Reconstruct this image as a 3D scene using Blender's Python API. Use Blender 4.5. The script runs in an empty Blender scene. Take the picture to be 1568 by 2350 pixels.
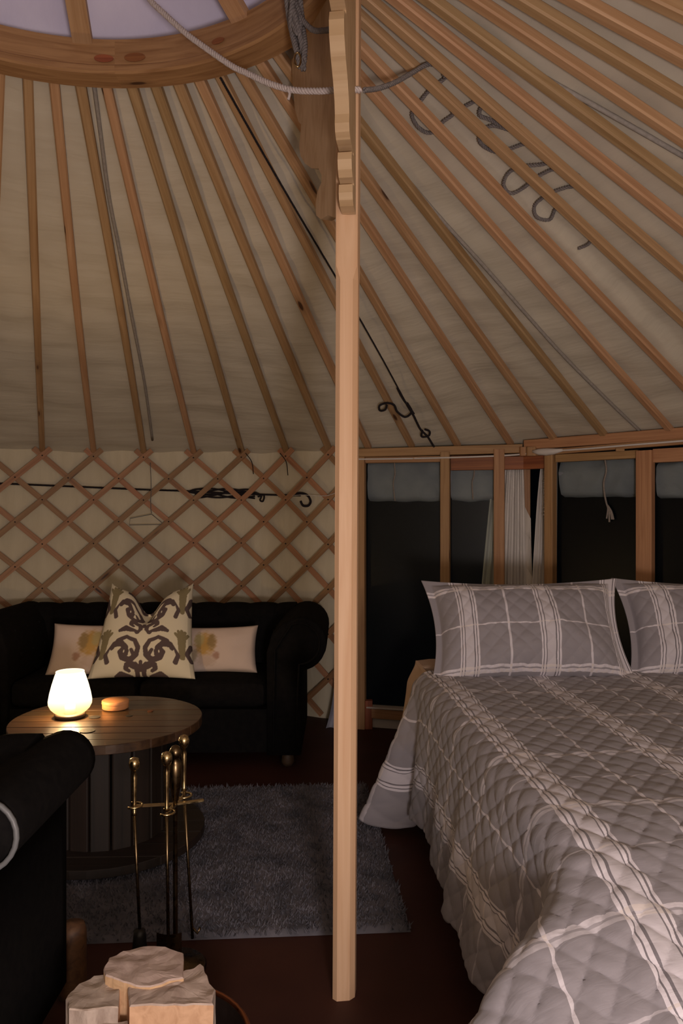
import bpy, math, random
import numpy as np
from mathutils import Vector, Matrix, noise

random.seed(7); rng = np.random.default_rng(7)
F = 1770.0; CAMZ = 1.3
C = bpy.context.scene.collection
scene = bpy.context.scene

# ------------------------------------------------------------------ camera, world, lights, exposure
cam_d = bpy.data.cameras.new('camera'); cam = bpy.data.objects.new('camera', cam_d); C.objects.link(cam)
cam.location = (0, 0, CAMZ); cam.rotation_euler = (math.radians(90), 0, 0)
cam_d.sensor_fit = 'VERTICAL'; cam_d.sensor_height = 36.0; cam_d.lens = 36.0*F/2350.0
cam_d.clip_start = 0.02
scene.camera = cam
world = bpy.data.worlds.new('night'); scene.world = world; world.use_nodes = True
world.node_tree.nodes['Background'].inputs[0].default_value = (0.10, 0.14, 0.2, 1)
world.node_tree.nodes['Background'].inputs[1].default_value = 0.004
scene.view_settings.view_transform = 'Standard'; scene.view_settings.look = 'None'
scene.view_settings.gamma = 1.0; scene.view_settings.exposure = 0.0
scene.view_settings.use_curve_mapping = False

def point_light(name, loc, power, col, r):
    l = bpy.data.lights.new(name, 'POINT'); l.energy = power; l.color = col; l.shadow_soft_size = r
    o = bpy.data.objects.new(name, l); C.objects.link(o); o.location = loc
    return o
point_light('stove_side_lamp_light', (0.30, -0.42, 0.90), 118.0, (1.0, 0.86, 0.82), 0.14)
LAMP = (-1.07, 3.04, 0.492)
point_light('candle_light', (LAMP[0], LAMP[1], LAMP[2]+0.085), 17.0, (1.0, 0.62, 0.27), 0.02)

# ------------------------------------------------------------------ helpers
def V(*a): return np.array(a, float)
def P(px, py, d): return V((px-784)/F*d, d, CAMZ+(1175-py)/F*d)     # a point read off the photo at depth d
def sstep(a, b, x):
    t = np.clip((x-a)/(b-a), 0, 1); return t*t*(3-2*t)

def mk(name, verts, faces, mat, parent=None, uvs=None, smooth=False, cols=None):
    me = bpy.data.meshes.new(name)
    verts = np.asarray(verts, float)
    me.from_pydata(verts.tolist(), [], [list(map(int, f)) for f in faces])
    if uvs is not None:
        uv = np.asarray(uvs, float); lay = me.uv_layers.new(name='UVMap')
        idx = np.zeros(len(me.loops), dtype=np.int32); me.loops.foreach_get('vertex_index', idx)
        lay.data.foreach_set('uv', uv[idx].ravel())
    if cols is not None:
        at = me.color_attributes.new('print', 'FLOAT_COLOR', 'POINT')
        c = np.ones((len(verts), 4)); c[:, :3] = cols; at.data.foreach_set('color', c.ravel())
    if smooth: me.polygons.foreach_set('use_smooth', [True]*len(me.polygons))
    if mat is not None: me.materials.append(mat)
    me.update()
    o = bpy.data.objects.new(name, me); C.objects.link(o)
    if parent is not None: par(o, parent)
    return o
def par(o, p):
    o.parent = p
    M = Matrix.Translation(p.location)
    q = p.parent
    if q is not None: M = q.get('_w', None) and Matrix.Identity(4) or Matrix.Identity(4)
    if p.type == 'MESH': M = Matrix.Identity(4) if p.location.length == 0 else Matrix.Translation(p.location)
    o.matrix_parent_inverse = M.inverted()
def empty(name, loc, label=None, cat=None, group=None, kind=None):
    o = bpy.data.objects.new(name, None); C.objects.link(o); o.location = loc; o.empty_display_size = 0.1
    return tag(o, label, cat, group, kind)
def tag(o, label=None, cat=None, group=None, kind=None):
    if label: o['label'] = label
    if cat: o['category'] = cat
    if group: o['group'] = group
    if kind: o['kind'] = kind
    return o

class MB:
    def __init__(s): s.v = []; s.f = []; s.uv = []
    def add(s, v, f, uv=None):
        n = len(s.v); s.v += [tuple(p) for p in v]; s.f += [tuple(i+n for i in q) for q in f]
        s.uv += [tuple(p) for p in (uv if uv is not None else [(p[0], p[2]) for p in v])]
        return s
    def build(s, name, mat, parent=None, smooth=False):
        return mk(name, s.v, s.f, mat, parent, s.uv, smooth)

def unit(a):
    n = np.linalg.norm(a); return a/n if n > 1e-9 else a
def beam(p0, p1, w, t, up=(0, 0, 1), ch=0.003, taper=1.0, seg=1, bow=0.0):
    """chamfered bar from p0 to p1: w across, t along 'up'; uv = metres along / around"""
    p0 = np.array(p0, float); p1 = np.array(p1, float)
    d = unit(p1-p0); L = np.linalg.norm(p1-p0); up = np.array(up, float)
    side = unit(np.cross(d, up)); up = unit(np.cross(side, d))
    a, b = w/2, t/2; c = ch
    prof = [(-a+c, -b), (a-c, -b), (a, -b+c), (a, b-c), (a-c, b), (-a+c, b), (-a, b-c), (-a, -b+c)]
    per = [0]; 
    for i in range(8):
        q0, q1 = prof[i], prof[(i+1) % 8]; per.append(per[-1]+math.hypot(q1[0]-q0[0], q1[1]-q0[1]))
    v = []; uv = []; f = []; n = 9
    for k in range(seg+1):
        s = k/seg; sc = 1+(taper-1)*s; cen = p0+d*L*s+side*bow*math.sin(math.pi*s)
        for i in range(9):
            q = prof[i % 8]; v.append(cen+side*q[0]*sc+up*q[1]*sc); uv.append((L*s, per[i]))
    for k in range(seg):
        for i in range(8):
            a0 = k*n+i; f.append((a0, a0+n, a0+n+1, a0+1))
    f.append(tuple(range(0, 8))); f.append(tuple(reversed([seg*n+i for i in range(8)])))
    return v, f, uv
def tube(pts, r, segs=8, closed=False, caps=True, u0=0.0):
    pts = np.array(pts, float); n = len(pts)
    rad = np.full(n, r) if np.isscalar(r) else np.array(r, float)
    if closed: tan = np.roll(pts, -1, 0)-np.roll(pts, 1, 0)
    else: tan = np.gradient(pts, axis=0)
    tan /= np.maximum(np.linalg.norm(tan, axis=1, keepdims=True), 1e-9)
    ref = V(0, 0, 1) if abs(tan[0][2]) < .9 else V(1, 0, 0)
    nrm = unit(np.cross(tan[0], ref)); v = []; uv = []; L = 0
    for i in range(n):
        nrm = unit(nrm-tan[i]*np.dot(nrm, tan[i])); b = np.cross(tan[i], nrm)
        if i: L += np.linalg.norm(pts[i]-pts[i-1])
        for k in range(segs):
            a = 2*math.pi*k/segs; v.append(pts[i]+(nrm*math.cos(a)+b*math.sin(a))*rad[i]); uv.append((u0+L, a*rad[i]))
    f = []
    m = n if closed else n-1
    for i in range(m):
        j = (i+1) % n
        for k in range(segs):
            k2 = (k+1) % segs; f.append((i*segs+k, i*segs+k2, j*segs+k2, j*segs+k))
    if caps and not closed:
        f.append(tuple(reversed(range(segs)))); f.append(tuple((n-1)*segs+k for k in range(segs)))
    return v, f, uv
def spline(pts, n=8):
    pts = [np.array(p, float) for p in pts]; q = [2*pts[0]-pts[1]]+pts+[2*pts[-1]-pts[-2]]; out = []
    for i in range(1, len(q)-2):
        for k in range(n):
            t = k/n; a, b, c, d = q[i-1], q[i], q[i+1], q[i+2]
            out.append(.5*((2*b)+(c-a)*t+(2*a-5*b+4*c-d)*t*t+(3*b-3*c+d-a)*t**3))
    out.append(pts[-1]); return np.array(out)
def rope_mb(pts, r, pitch=0.035, segs=6):
    """three strands laid helically round the path"""
    pts = np.array(pts, float)
    d = np.r_[0, np.cumsum(np.linalg.norm(np.diff(pts, axis=0), axis=1))]
    n = max(8, int(d[-1]/(pitch/7))); s = np.linspace(0, d[-1], n)
    c = np.stack([np.interp(s, d, pts[:, k]) for k in range(3)], 1)
    tan = np.gradient(c, axis=0); tan /= np.maximum(np.linalg.norm(tan, axis=1, keepdims=True), 1e-9)
    nr = unit(np.cross(tan[0], V(0, .3, 1))); N = []
    for i in range(n):
        nr = unit(nr-tan[i]*np.dot(nr, tan[i])); N.append(nr)
    N = np.array(N); B = np.cross(tan, N); mb = MB()
    for k in range(3):
        a = 2*math.pi*(s/pitch+k/3)
        q = c+(N*np.cos(a)[:, None]+B*np.sin(a)[:, None])*r*.60
        mb.add(*tube(q, r*.50, segs))
    return mb
def lathe(prof, segs=40, cen=(0, 0, 0), cap=False):
    v = []; uv = []; f = []; n = len(prof); L = 0
    for i, (r, z) in enumerate(prof):
        if i: L += math.hypot(r-prof[i-1][0], z-prof[i-1][1])
        for k in range(segs):
            a = 2*math.pi*k/segs; v.append((cen[0]+r*math.cos(a), cen[1]+r*math.sin(a), cen[2]+z)); uv.append((a*max(r, .01), L))
    for i in range(n-1):
        for k in range(segs):
            k2 = (k+1) % segs; f.append((i*segs+k, i*segs+k2, (i+1)*segs+k2, (i+1)*segs+k))
    if cap:
        f.append(tuple(reversed(range(segs)))); f.append(tuple((n-1)*segs+k for k in range(segs)))
    return v, f, uv
def prism(poly, z0, z1):
    n = len(poly); v = [(x, y, z0) for x, y in poly]+[(x, y, z1) for x, y in poly]
    f = [tuple(reversed(range(n))), tuple(range(n, 2*n))]+[(i, (i+1) % n, n+(i+1) % n, n+i) for i in range(n)]
    return v, f, [(p[0], p[1]) for p in v]
def grid(X, closed_u=False):
    """X: (nu,nv,3) -> verts, faces"""
    nu, nv = X.shape[:2]; v = X.reshape(-1, 3); f = []
    idx = np.arange(nu*nv).reshape(nu, nv)
    a = idx[:-1, :-1].ravel(); b = idx[1:, :-1].ravel(); c = idx[1:, 1:].ravel(); d = idx[:-1, 1:].ravel()
    f = np.stack([a, b, c, d], 1)
    if closed_u:
        f = np.concatenate([f, np.stack([idx[-1, :-1], idx[0, :-1], idx[0, 1:], idx[-1, 1:]], 1)])
    return v, f
def normals(X):
    a = np.gradient(X, axis=0); b = np.gradient(X, axis=1); n = np.cross(a, b)
    return n/np.maximum(np.linalg.norm(n, axis=2, keepdims=True), 1e-12)
def rbox(cx, cy, cz, sx, sy, sz, r=0.03, n=10, puff=0.0):
    """soft cushion-like box: superellipsoid on a cube grid"""
    mb = MB(); g = np.linspace(-1, 1, n+1)
    for ax in range(3):
        for sg in (-1, 1):
            A, B = np.meshgrid(g, g, indexing='ij'); X = np.zeros(A.shape+(3,))
            X[..., ax] = sg; X[..., (ax+1) % 3] = A if sg > 0 else B; X[..., (ax+2) % 3] = B if sg > 0 else A
            h = V(sx, sy, sz)/2; inner = np.maximum(h-r, 1e-4)
            Y = X*h; core = np.clip(Y, -inner, inner); d = Y-core
            L = np.linalg.norm(d, axis=2, keepdims=True); d = np.where(L > 1e-9, d/np.maximum(L, 1e-9)*r, 0)
            Y = core+d
            if puff:
                Y[..., 2] += puff*(X[..., 2])*(1-X[..., 0]**2)*(1-X[..., 1]**2)
            Y += V(cx, cy, cz)
            v, f = grid(Y); mb.add(v, f.tolist(), [(p[0], p[1]) for p in v])
    return mb

# ------------------------------------------------------------------ materials
def newmat(name):
    m = bpy.data.materials.new(name); m.use_nodes = True; nt = m.node_tree
    return m, nt, nt.nodes['Principled BSDF']
def nd(nt, t, **k):
    n = nt.nodes.new(t)
    for a, b in k.items(): setattr(n, a, b)
    return n
def ramp(nt, stops, interp='LINEAR'):
    r = nd(nt, 'ShaderNodeValToRGB'); cr = r.color_ramp; cr.interpolation = interp
    while len(cr.elements) > 1: cr.elements.remove(cr.elements[-1])
    cr.elements[0].position = stops[0][0]; cr.elements[0].color = tuple(stops[0][1])+(1,)
    for p, c in stops[1:]:
        e = cr.elements.new(p); e.color = tuple(c)+(1,)
    return r
def mathn(nt, op, a, b=None, c=None):
    n = nd(nt, 'ShaderNodeMath', operation=op)
    for i, x in enumerate((a, b, c)):
        if x is None: continue
        if isinstance(x, (int, float)): n.inputs[i].default_value = x
        else: nt.links.new(x, n.inputs[i])
    return n.outputs[0]
def wood(name, base, dark, along=1.0, across=26.0, knots=True, rough=.6, coord='UV', knot_scale=(2.6, 9.0), bump=.25, vary=.25, coat=0.0):
    m, nt, bs = newmat(name); L = nt.links
    tc = nd(nt, 'ShaderNodeTexCoord'); mp = nd(nt, 'ShaderNodeMapping'); oi = nd(nt, 'ShaderNodeObjectInfo')
    L.new(tc.outputs[coord], mp.inputs[0])
    off = nd(nt, 'ShaderNodeVectorMath', operation='SCALE'); off.inputs[0].default_value = (37, 11, 5); L.new(oi.outputs['Random'], off.inputs['Scale'])
    ad = nd(nt, 'ShaderNodeVectorMath', operation='ADD'); L.new(mp.outputs[0], ad.inputs[0]); L.new(off.outputs[0], ad.inputs[1])
    mp.inputs['Scale'].default_value = (along, across, across)
    n1 = nd(nt, 'ShaderNodeTexNoise'); n1.inputs['Scale'].default_value = 2.2; n1.inputs['Detail'].default_value = 7; n1.inputs['Distortion'].default_value = .8
    L.new(ad.outputs[0], n1.inputs[0])
    r1 = ramp(nt, [(.30, dark), (.62, base), (.9, [min(1, c*1.15) for c in base])]); L.new(n1.outputs[0], r1.inputs[0])
    col = r1.outputs[0]
    n0 = nd(nt, 'ShaderNodeTexNoise'); n0.inputs['Scale'].default_value = 1.6; L.new(off.outputs[0], n0.inputs[0])
    br = nd(nt, 'ShaderNodeHueSaturation'); L.new(col, br.inputs['Color'])
    L.new(mathn(nt, 'MULTIPLY_ADD', oi.outputs['Random'], vary, 1-vary*.6), br.inputs['Value'])
    L.new(mathn(nt, 'MULTIPLY_ADD', oi.outputs['Random'], -.02, .51), br.inputs['Hue'])
    col = br.outputs[0]
    if knots:
        mp2 = nd(nt, 'ShaderNodeMapping'); L.new(tc.outputs[coord], mp2.inputs[0]); mp2.inputs['Scale'].default_value = (knot_scale[0], knot_scale[1], knot_scale[1])
        ad2 = nd(nt, 'ShaderNodeVectorMath', operation='ADD'); L.new(mp2.outputs[0], ad2.inputs[0]); L.new(off.outputs[0], ad2.inputs[1])
        vo = nd(nt, 'ShaderNodeTexVoronoi'); vo.inputs['Scale'].default_value = 1.0; L.new(ad2.outputs[0], vo.inputs[0])
        rk = ramp(nt, [(0, (1, 1, 1)), (.065, (1, 1, 1)), (.10, (.3, .3, .3)), (.22, (0, 0, 0))]); L.new(vo.outputs['Distance'], rk.inputs[0])
        mx = nd(nt, 'ShaderNodeMix', data_type='RGBA'); L.new(rk.outputs[0], mx.inputs[0]); L.new(col, mx.inputs[6]); mx.inputs[7].default_value = (dark[0]*.22, dark[1]*.16, dark[2]*.15, 1)
        col = mx.outputs[2]
    L.new(col, bs.inputs['Base Color']); bs.inputs['Roughness'].default_value = rough
    if coat: bs.inputs['Coat Weight'].default_value = coat; bs.inputs['Coat Roughness'].default_value = .22
    bp = nd(nt, 'ShaderNodeBump'); bp.inputs['Strength'].default_value = bump; bp.inputs['Distance'].default_value = .002
    L.new(n1.outputs[0], bp.inputs['Height']); L.new(bp.outputs[0], bs.inputs['Normal'])
    return m
def fabric(name, base, dark=None, scale=30, rough=.9, bump=.4, dist=.004, coord='Object', stretch=(1, 1, 1), sheen=0.0, detail=5, spec=.2):
    m, nt, bs = newmat(name); L = nt.links; dark = dark or [c*.8 for c in base]
    tc = nd(nt, 'ShaderNodeTexCoord'); mp = nd(nt, 'ShaderNodeMapping'); mp.inputs['Scale'].default_value = stretch; L.new(tc.outputs[coord], mp.inputs[0])
    n1 = nd(nt, 'ShaderNodeTexNoise'); n1.inputs['Scale'].default_value = scale; n1.inputs['Detail'].default_value = detail; L.new(mp.outputs[0], n1.inputs[0])
    r1 = ramp(nt, [(.3, dark), (.7, base)]); L.new(n1.outputs[0], r1.inputs[0]); L.new(r1.outputs[0], bs.inputs['Base Color'])
    bs.inputs['Roughness'].default_value = rough; bs.inputs['Specular IOR Level'].default_value = spec
    if sheen: bs.inputs['Sheen Weight'].default_value = sheen
    bp = nd(nt, 'ShaderNodeBump'); bp.inputs['Strength'].default_value = bump; bp.inputs['Distance'].default_value = dist
    L.new(n1.outputs[0], bp.inputs['Height']); L.new(bp.outputs[0], bs.inputs['Normal'])
    return m
def plain(name, col, rough=.5, metal=0.0, spec=.5):
    m, nt, bs = newmat(name); bs.inputs['Base Color'].default_value = tuple(col)+(1,); bs.inputs['Roughness'].default_value = rough
    bs.inputs['Metallic'].default_value = metal; bs.inputs['Specular IOR Level'].default_value = spec
    tc = nd(nt, 'ShaderNodeTexCoord'); n1 = nd(nt, 'ShaderNodeTexNoise'); n1.inputs['Scale'].default_value = 60; nt.links.new(tc.outputs['Object'], n1.inputs[0])
    r1 = ramp(nt, [(.3, (max(0, rough-.08),)*3), (.7, (min(1, rough+.08),)*3)]); nt.links.new(n1.outputs[0], r1.inputs[0]); nt.links.new(r1.outputs[0], bs.inputs['Roughness'])
    return m

W_RAFT = wood('pine_rafter', (.47, .29, .155), (.35, .195, .092), vary=.3)
W_LATT = wood('pine_lattice', (.36, .19, .090), (.25, .115, .050), vary=.45, knot_scale=(2.2, 14))
W_RING = wood('pine_ring', (.40, .22, .10), (.26, .125, .05), along=2.0, knot_scale=(3.0, 9.0))
W_POST = wood('pine_post', (.60, .41, .245), (.53, .335, .18), across=18, knots=False, bump=.15, vary=.05)
W_BRACK = wood('pine_bracket', (.56, .375, .235), (.45, .28, .16), along=4, across=18, knots=False, vary=.05)
W_FRAME = wood('pine_frame', (.42, .235, .11), (.30, .15, .065), vary=.2, knot_scale=(2.0, 10))
W_RED = wood('cedar_header', (.30, .10, .035), (.18, .05, .018), vary=.1, knots=False)
W_TABLE = wood('spool_wood', (.075, .039, .016), (.035, .017, .008), along=2.0, across=22, coord='Object', rough=.38, knot_scale=(3.0, 8.0), coat=.35, vary=.35)
W_STAVE = wood('spool_stave', (.020, .011, .007), (.010, .006, .004), knots=False)
W_LOGTOP = wood('log_end_grain', (.52, .41, .355), (.34, .25, .21), along=9, across=9, coord='Object', knots=False, rough=.85, bump=.6, vary=.15)
W_LOGSIDE = wood('log_split_face', (.66, .42, .26), (.52, .31, .18), along=20, across=20, coord='Object', knots=False, rough=.8, bump=.4, vary=.1)
W_BARK = fabric('birch_bark', (.62, .52, .46), (.22, .16, .13), scale=22, bump=1.0, dist=.012, stretch=(1, 1, .5))
W_DARKLOG = wood('dark_log', (.13, .06, .025), (.06, .025, .012), along=20, across=20, coord='Object', knots=False)
CANVAS = fabric('roof_canvas', (.60, .55, .455), (.56, .51, .42), scale=3.0, bump=.6, dist=.02, coord='UV', stretch=(1.1, 3.0, 1), detail=4)
WALLCAN = fabric('wall_canvas', (.62, .56, .43), (.56, .50, .375), scale=3.0, bump=.6, dist=.01, coord='UV', stretch=(6.0, 1.2, 1))
COVER = fabric('crown_cover_sheet', (.80, .76, .96), (.66, .63, .86), scale=4, bump=.6, dist=.02, rough=.6)
BLUE_ROLL = fabric('rolled_flap_canvas', (.36, .36, .42), (.26, .27, .34), scale=7, bump=.8, dist=.02)
ROPE_W = fabric('white_rope', (.60, .53, .52), (.46, .40, .39), scale=160, coord='UV', bump=.5, dist=.002)
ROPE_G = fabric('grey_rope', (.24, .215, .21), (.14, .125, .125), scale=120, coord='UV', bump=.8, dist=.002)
ROPE_K = fabric('black_rope', (.030, .024, .028), (.012, .010, .012), scale=120, coord='UV')
ROPE_L = fabric('grey_brown_cord', (.30, .26, .235), (.20, .17, .15), scale=120, coord='UV')
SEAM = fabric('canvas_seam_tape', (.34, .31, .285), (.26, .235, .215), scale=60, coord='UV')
SOFA = fabric('black_velvet', (.0095, .0085, .0085), (.006, .0055, .006), scale=40, rough=.95, spec=.06)
FLOOR = fabric('maroon_floor', (.056, .019, .013), (.035, .011, .008), scale=3, rough=.6, bump=.05, spec=.25)
RUG = fabric('grey_shag', (.155, .147, .172), (.075, .075, .092), scale=9, bump=.4)
SHEET = fabric('beige_sheet', (.58, .43, .33), (.50, .36, .27), scale=5, bump=.5, dist=.01)
MATT = fabric('mattress_ticking', (.5, .45, .4), scale=20)
BASE_D = plain('bed_base_wood', (.06, .035, .02), .6)
BRASS = plain('antique_brass', (.55, .42, .22), .22, 1.0)
BRASS_D = plain('dark_brass', (.16, .11, .06), .30, 1.0)
CHROME = plain('steel', (.6, .6, .6), .2, 1.0)
IRON = plain('dark_iron', (.03, .028, .028), .45, .6)
COPPER = plain('copper', (.45, .17, .08), .35, 1.0)
STEELROD = plain('grey_strap', (.13, .135, .145), .5)
WHITEP = plain('white_paint', (.55, .50, .46), .6)
TAPE = plain('white_strap', (.62, .58, .56), .6)
LACE = fabric('white_voile', (.74, .70, .67), (.60, .57, .55), scale=12, coord='Object', stretch=(8, 8, .5), bump=.5, dist=.006)
LACE.node_tree.nodes['Principled BSDF'].inputs['Transmission Weight'].default_value = 0.0
TERRA = plain('orange_wood_box', (.62, .27, .11), .6)
WAX = plain('candle_wax', (.8, .7, .5), .5)
BLACKH = plain('dark_hole', (.012, .008, .006), .8)
BUCKET = plain('bucket_metal', (.05, .035, .03), .4, .8)

def pane_mat():
    m = bpy.data.materials.new('clear_pvc'); m.use_nodes = True; nt = m.node_tree; nt.nodes.clear()
    o = nd(nt, 'ShaderNodeOutputMaterial'); t = nd(nt, 'ShaderNodeBsdfTransparent'); g = nd(nt, 'ShaderNodeBsdfGlossy'); mx = nd(nt, 'ShaderNodeMixShader')
    t.inputs[0].default_value = (.85, .88, .86, 1); g.inputs['Roughness'].default_value = .35; g.inputs[0].default_value = (.6, .6, .6, 1); mx.inputs[0].default_value = .015
    nt.links.new(t.outputs[0], mx.inputs[1]); nt.links.new(g.outputs[0], mx.inputs[2]); nt.links.new(mx.outputs[0], o.inputs[0]); return m
PANE = pane_mat()
def glow_glass():
    m = bpy.data.materials.new('frosted_lamp_glass'); m.use_nodes = True; nt = m.node_tree; nt.nodes.clear()
    o = nd(nt, 'ShaderNodeOutputMaterial'); t = nd(nt, 'ShaderNodeBsdfTransparent'); e = nd(nt, 'ShaderNodeEmission'); mx = nd(nt, 'ShaderNodeMixShader')
    tc = nd(nt, 'ShaderNodeTexCoord'); sx = nd(nt, 'ShaderNodeSeparateXYZ'); nt.links.new(tc.outputs['Object'], sx.inputs[0])
    z = mathn(nt, 'SUBTRACT', sx.outputs[2], LAMP[2])
    r = ramp(nt, [(0.01, (.75, .30, .07)), (.045, (1.0, .62, .25)), (.08, (1, .86, .6)), (.19, (1, .80, .48))]); nt.links.new(z, r.inputs[0])
    nt.links.new(r.outputs[0], e.inputs[0]); e.inputs[1].default_value = 2.6; mx.inputs[0].default_value = .62
    nt.links.new(t.outputs[0], mx.inputs[1]); nt.links.new(e.outputs[0], mx.inputs[2]); nt.links.new(mx.outputs[0], o.inputs[0]); return m
GLOW = glow_glass()
def flame_mat():
    m = bpy.data.materials.new('flame'); m.use_nodes = True; nt = m.node_tree; nt.nodes.clear()
    o = nd(nt, 'ShaderNodeOutputMaterial'); e = nd(nt, 'ShaderNodeEmission'); e.inputs[0].default_value = (1, .75, .4, 1); e.inputs[1].default_value = 25
    nt.links.new(e.outputs[0], o.inputs[0]); return m
FLAME = flame_mat()
def print_mat(name):
    m, nt, bs = newmat(name); a = nd(nt, 'ShaderNodeVertexColor'); a.layer_name = 'print'
    nt.links.new(a.outputs[0], bs.inputs['Base Color']); bs.inputs['Roughness'].default_value = .9; bs.inputs['Specular IOR Level'].default_value = .15
    tc = nd(nt, 'ShaderNodeTexCoord'); n1 = nd(nt, 'ShaderNodeTexNoise'); n1.inputs['Scale'].default_value = 400; nt.links.new(tc.outputs['Object'], n1.inputs[0])
    bp = nd(nt, 'ShaderNodeBump'); bp.inputs['Strength'].default_value = .2; bp.inputs['Distance'].default_value = .002; nt.links.new(n1.outputs[0], bp.inputs['Height']); nt.links.new(bp.outputs[0], bs.inputs['Normal'])
    return m
PRINT = print_mat('printed_cotton')
def plaid(name, ou=0.0, ov=0.0, pu=.38, pv=.36, strong_v=False):
    """grey-taupe cloth with pale bands: striped band + thin line along, soft broken bands across; uv in metres"""
    m, nt, bs = newmat(name); L = nt.links
    base = (.275, .256, .285); dk = (.165, .150, .172); lt = (.66, .62, .68)
    tc = nd(nt, 'ShaderNodeTexCoord'); s = nd(nt, 'ShaderNodeSeparateXYZ'); L.new(tc.outputs['UV'], s.inputs[0])
    wn = nd(nt, 'ShaderNodeTexNoise'); wn.inputs['Scale'].default_value = 22; L.new(tc.outputs['UV'], wn.inputs[0])
    wob = mathn(nt, 'MULTIPLY_ADD', wn.outputs[0], .010, -.005)
    fu = mathn(nt, 'FRACT', mathn(nt, 'DIVIDE', mathn(nt, 'ADD', mathn(nt, 'ADD', s.outputs[0], ou), 10*pu), pu))
    fv = mathn(nt, 'FRACT', mathn(nt, 'DIVIDE', mathn(nt, 'ADD', mathn(nt, 'ADD', mathn(nt, 'ADD', s.outputs[1], wob), ov), 10*pv), pv))
    q = lambda x: x/pu
    g = lambda x: (x, x, x)
    # 0.5 = cloth, 1 = pale, 0 = dark
    ru = ramp(nt, [(0, g(.9)), (q(.006), g(.25)), (q(.010), g(.9)), (q(.017), g(.25)), (q(.021), g(.78)), (q(.058), g(.25)), (q(.062), g(.9)), (q(.069), g(.25)), (q(.073), g(.9)), (q(.080), g(.5)),
                   (q(.040+pu/2-.004), g(.86)), (q(.040+pu/2+.004), g(.5))], 'CONSTANT')
    L.new(fu, ru.inputs[0])
    qv = lambda x: x/pv
    a, b = (.95, .9) if strong_v else (.80, .72)
    rv = ramp(nt, [(0, g(a)), (qv(.010), g(.55)), (qv(.016), g(b)), (qv(.026), g(.5)), (qv(.013+pv/2-.003), g(.70 if not strong_v else .85)), (qv(.013+pv/2+.003), g(.5))], 'CONSTANT'); L.new(fv, rv.inputs[0])
    n2 = nd(nt, 'ShaderNodeTexNoise'); n2.inputs['Scale'].default_value = 55; L.new(tc.outputs['UV'], n2.inputs[0])
    br = mathn(nt, 'MULTIPLY_ADD', n2.outputs[0], 1.3, .3)
    vv = mathn(nt, 'MULTIPLY', mathn(nt, 'SUBTRACT', rv.outputs[0], .5), br)
    tot = mathn(nt, 'ADD', ru.outputs[0], vv)
    rr = ramp(nt, [(.2, dk), (.5, base), (.9, lt), (1.0, (.66, .60, .60))]); L.new(tot, rr.inputs[0])
    L.new(rr.outputs[0], bs.inputs['Base Color']); bs.inputs['Roughness'].default_value = .72; bs.inputs['Specular IOR Level'].default_value = .35; bs.inputs['Sheen Weight'].default_value = .15
    mp = nd(nt, 'ShaderNodeMapping'); mp.inputs['Scale'].default_value = (14, 45, 1); mp.inputs['Rotation'].default_value = (0, 0, .15); L.new(tc.outputs['UV'], mp.inputs[0])
    n3 = nd(nt, 'ShaderNodeTexNoise'); n3.inputs['Scale'].default_value = 1.0; n3.inputs['Detail'].default_value = 4; n3.inputs['Distortion'].default_value = 1.0; L.new(mp.outputs[0], n3.inputs[0])
    bp = nd(nt, 'ShaderNodeBump'); bp.inputs['Strength'].default_value = .35; bp.inputs['Distance'].default_value = .004; L.new(n3.outputs[0], bp.inputs['Height']); L.new(bp.outputs[0], bs.inputs['Normal'])
    return m

# ------------------------------------------------------------------ yurt plan: centre, wall radius by azimuth (0 = away from camera, + = right)
CX, CY = -0.75, 1.76
ZW, ZR = 1.69, 2.79          # pole foot and pole head heights
RI, RO = 0.79, 0.88          # crown wheel radii
W0 = V(.145, 4.66); W1 = V(1.05, 4.42); W2 = V(1.90, 3.60)
def az_of(p): return math.atan2(p[0]-CX, p[1]-CY)
AZ0, AZ1, AZ2 = az_of(W0), az_of(W1), az_of(W2)
def ray_r(phi, A, B):
    d = (math.sin(phi), math.cos(phi)); ax, ay = A[0]-CX, A[1]-CY; bx, by = B[0]-A[0], B[1]-A[1]
    det = -d[0]*by+d[1]*bx
    return (-ax*by+ay*bx)/det
def wallR(phi):
    phi = (phi+math.pi) % (2*math.pi)-math.pi
    if AZ0 <= phi <= AZ1: return ray_r(phi, W0, W1)
    if AZ1 < phi <= AZ2: return ray_r(phi, W1, W2)
    if phi < AZ0:
        a, b = math.radians(-4), AZ0
        t = min(max((phi-a)/(b-a), 0), 1); return 3.30+(ray_r(AZ0, W0, W1)+.05-3.30)*t*t*(3-2*t)
    return 3.30
def wp(phi, z, off=0.0):
    r = wallR(phi)-off; return V(CX+r*math.sin(phi), CY+r*math.cos(phi), z)
def phi_of_px(px, off=0.0):
    lo, hi = -1.2, 1.2
    for _ in range(50):
        m = (lo+hi)/2; p = wp(m, 0, off)
        if 784+F*p[0]/p[1] > px: hi = m
        else: lo = m
    return lo
def WP(px, py, off=0.0):
    p = wp(phi_of_px(px, off), 0, off); p[2] = CAMZ+(1175-py)/F*p[1]; return p
def roofz(phi, r):
    return ZR+(ZW-ZR)*(r-RO)/(wallR(phi)-RO)
def RP(px, py, below=0.0):
    """where the view line meets the roof surface"""
    dx, dz = (px-784)/F, (1175-py)/F; lo, hi = .6, 6.0
    def g(t):
        x, y = dx*t-CX, t-CY; return CAMZ+dz*t-(roofz(math.atan2(x, y), math.hypot(x, y))+.022-below)
    for _ in range(50):
        m = (lo+hi)/2
        if g(m) > 0: hi = m
        else: lo = m
    return V(dx*lo, lo, CAMZ+dz*lo)

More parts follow.
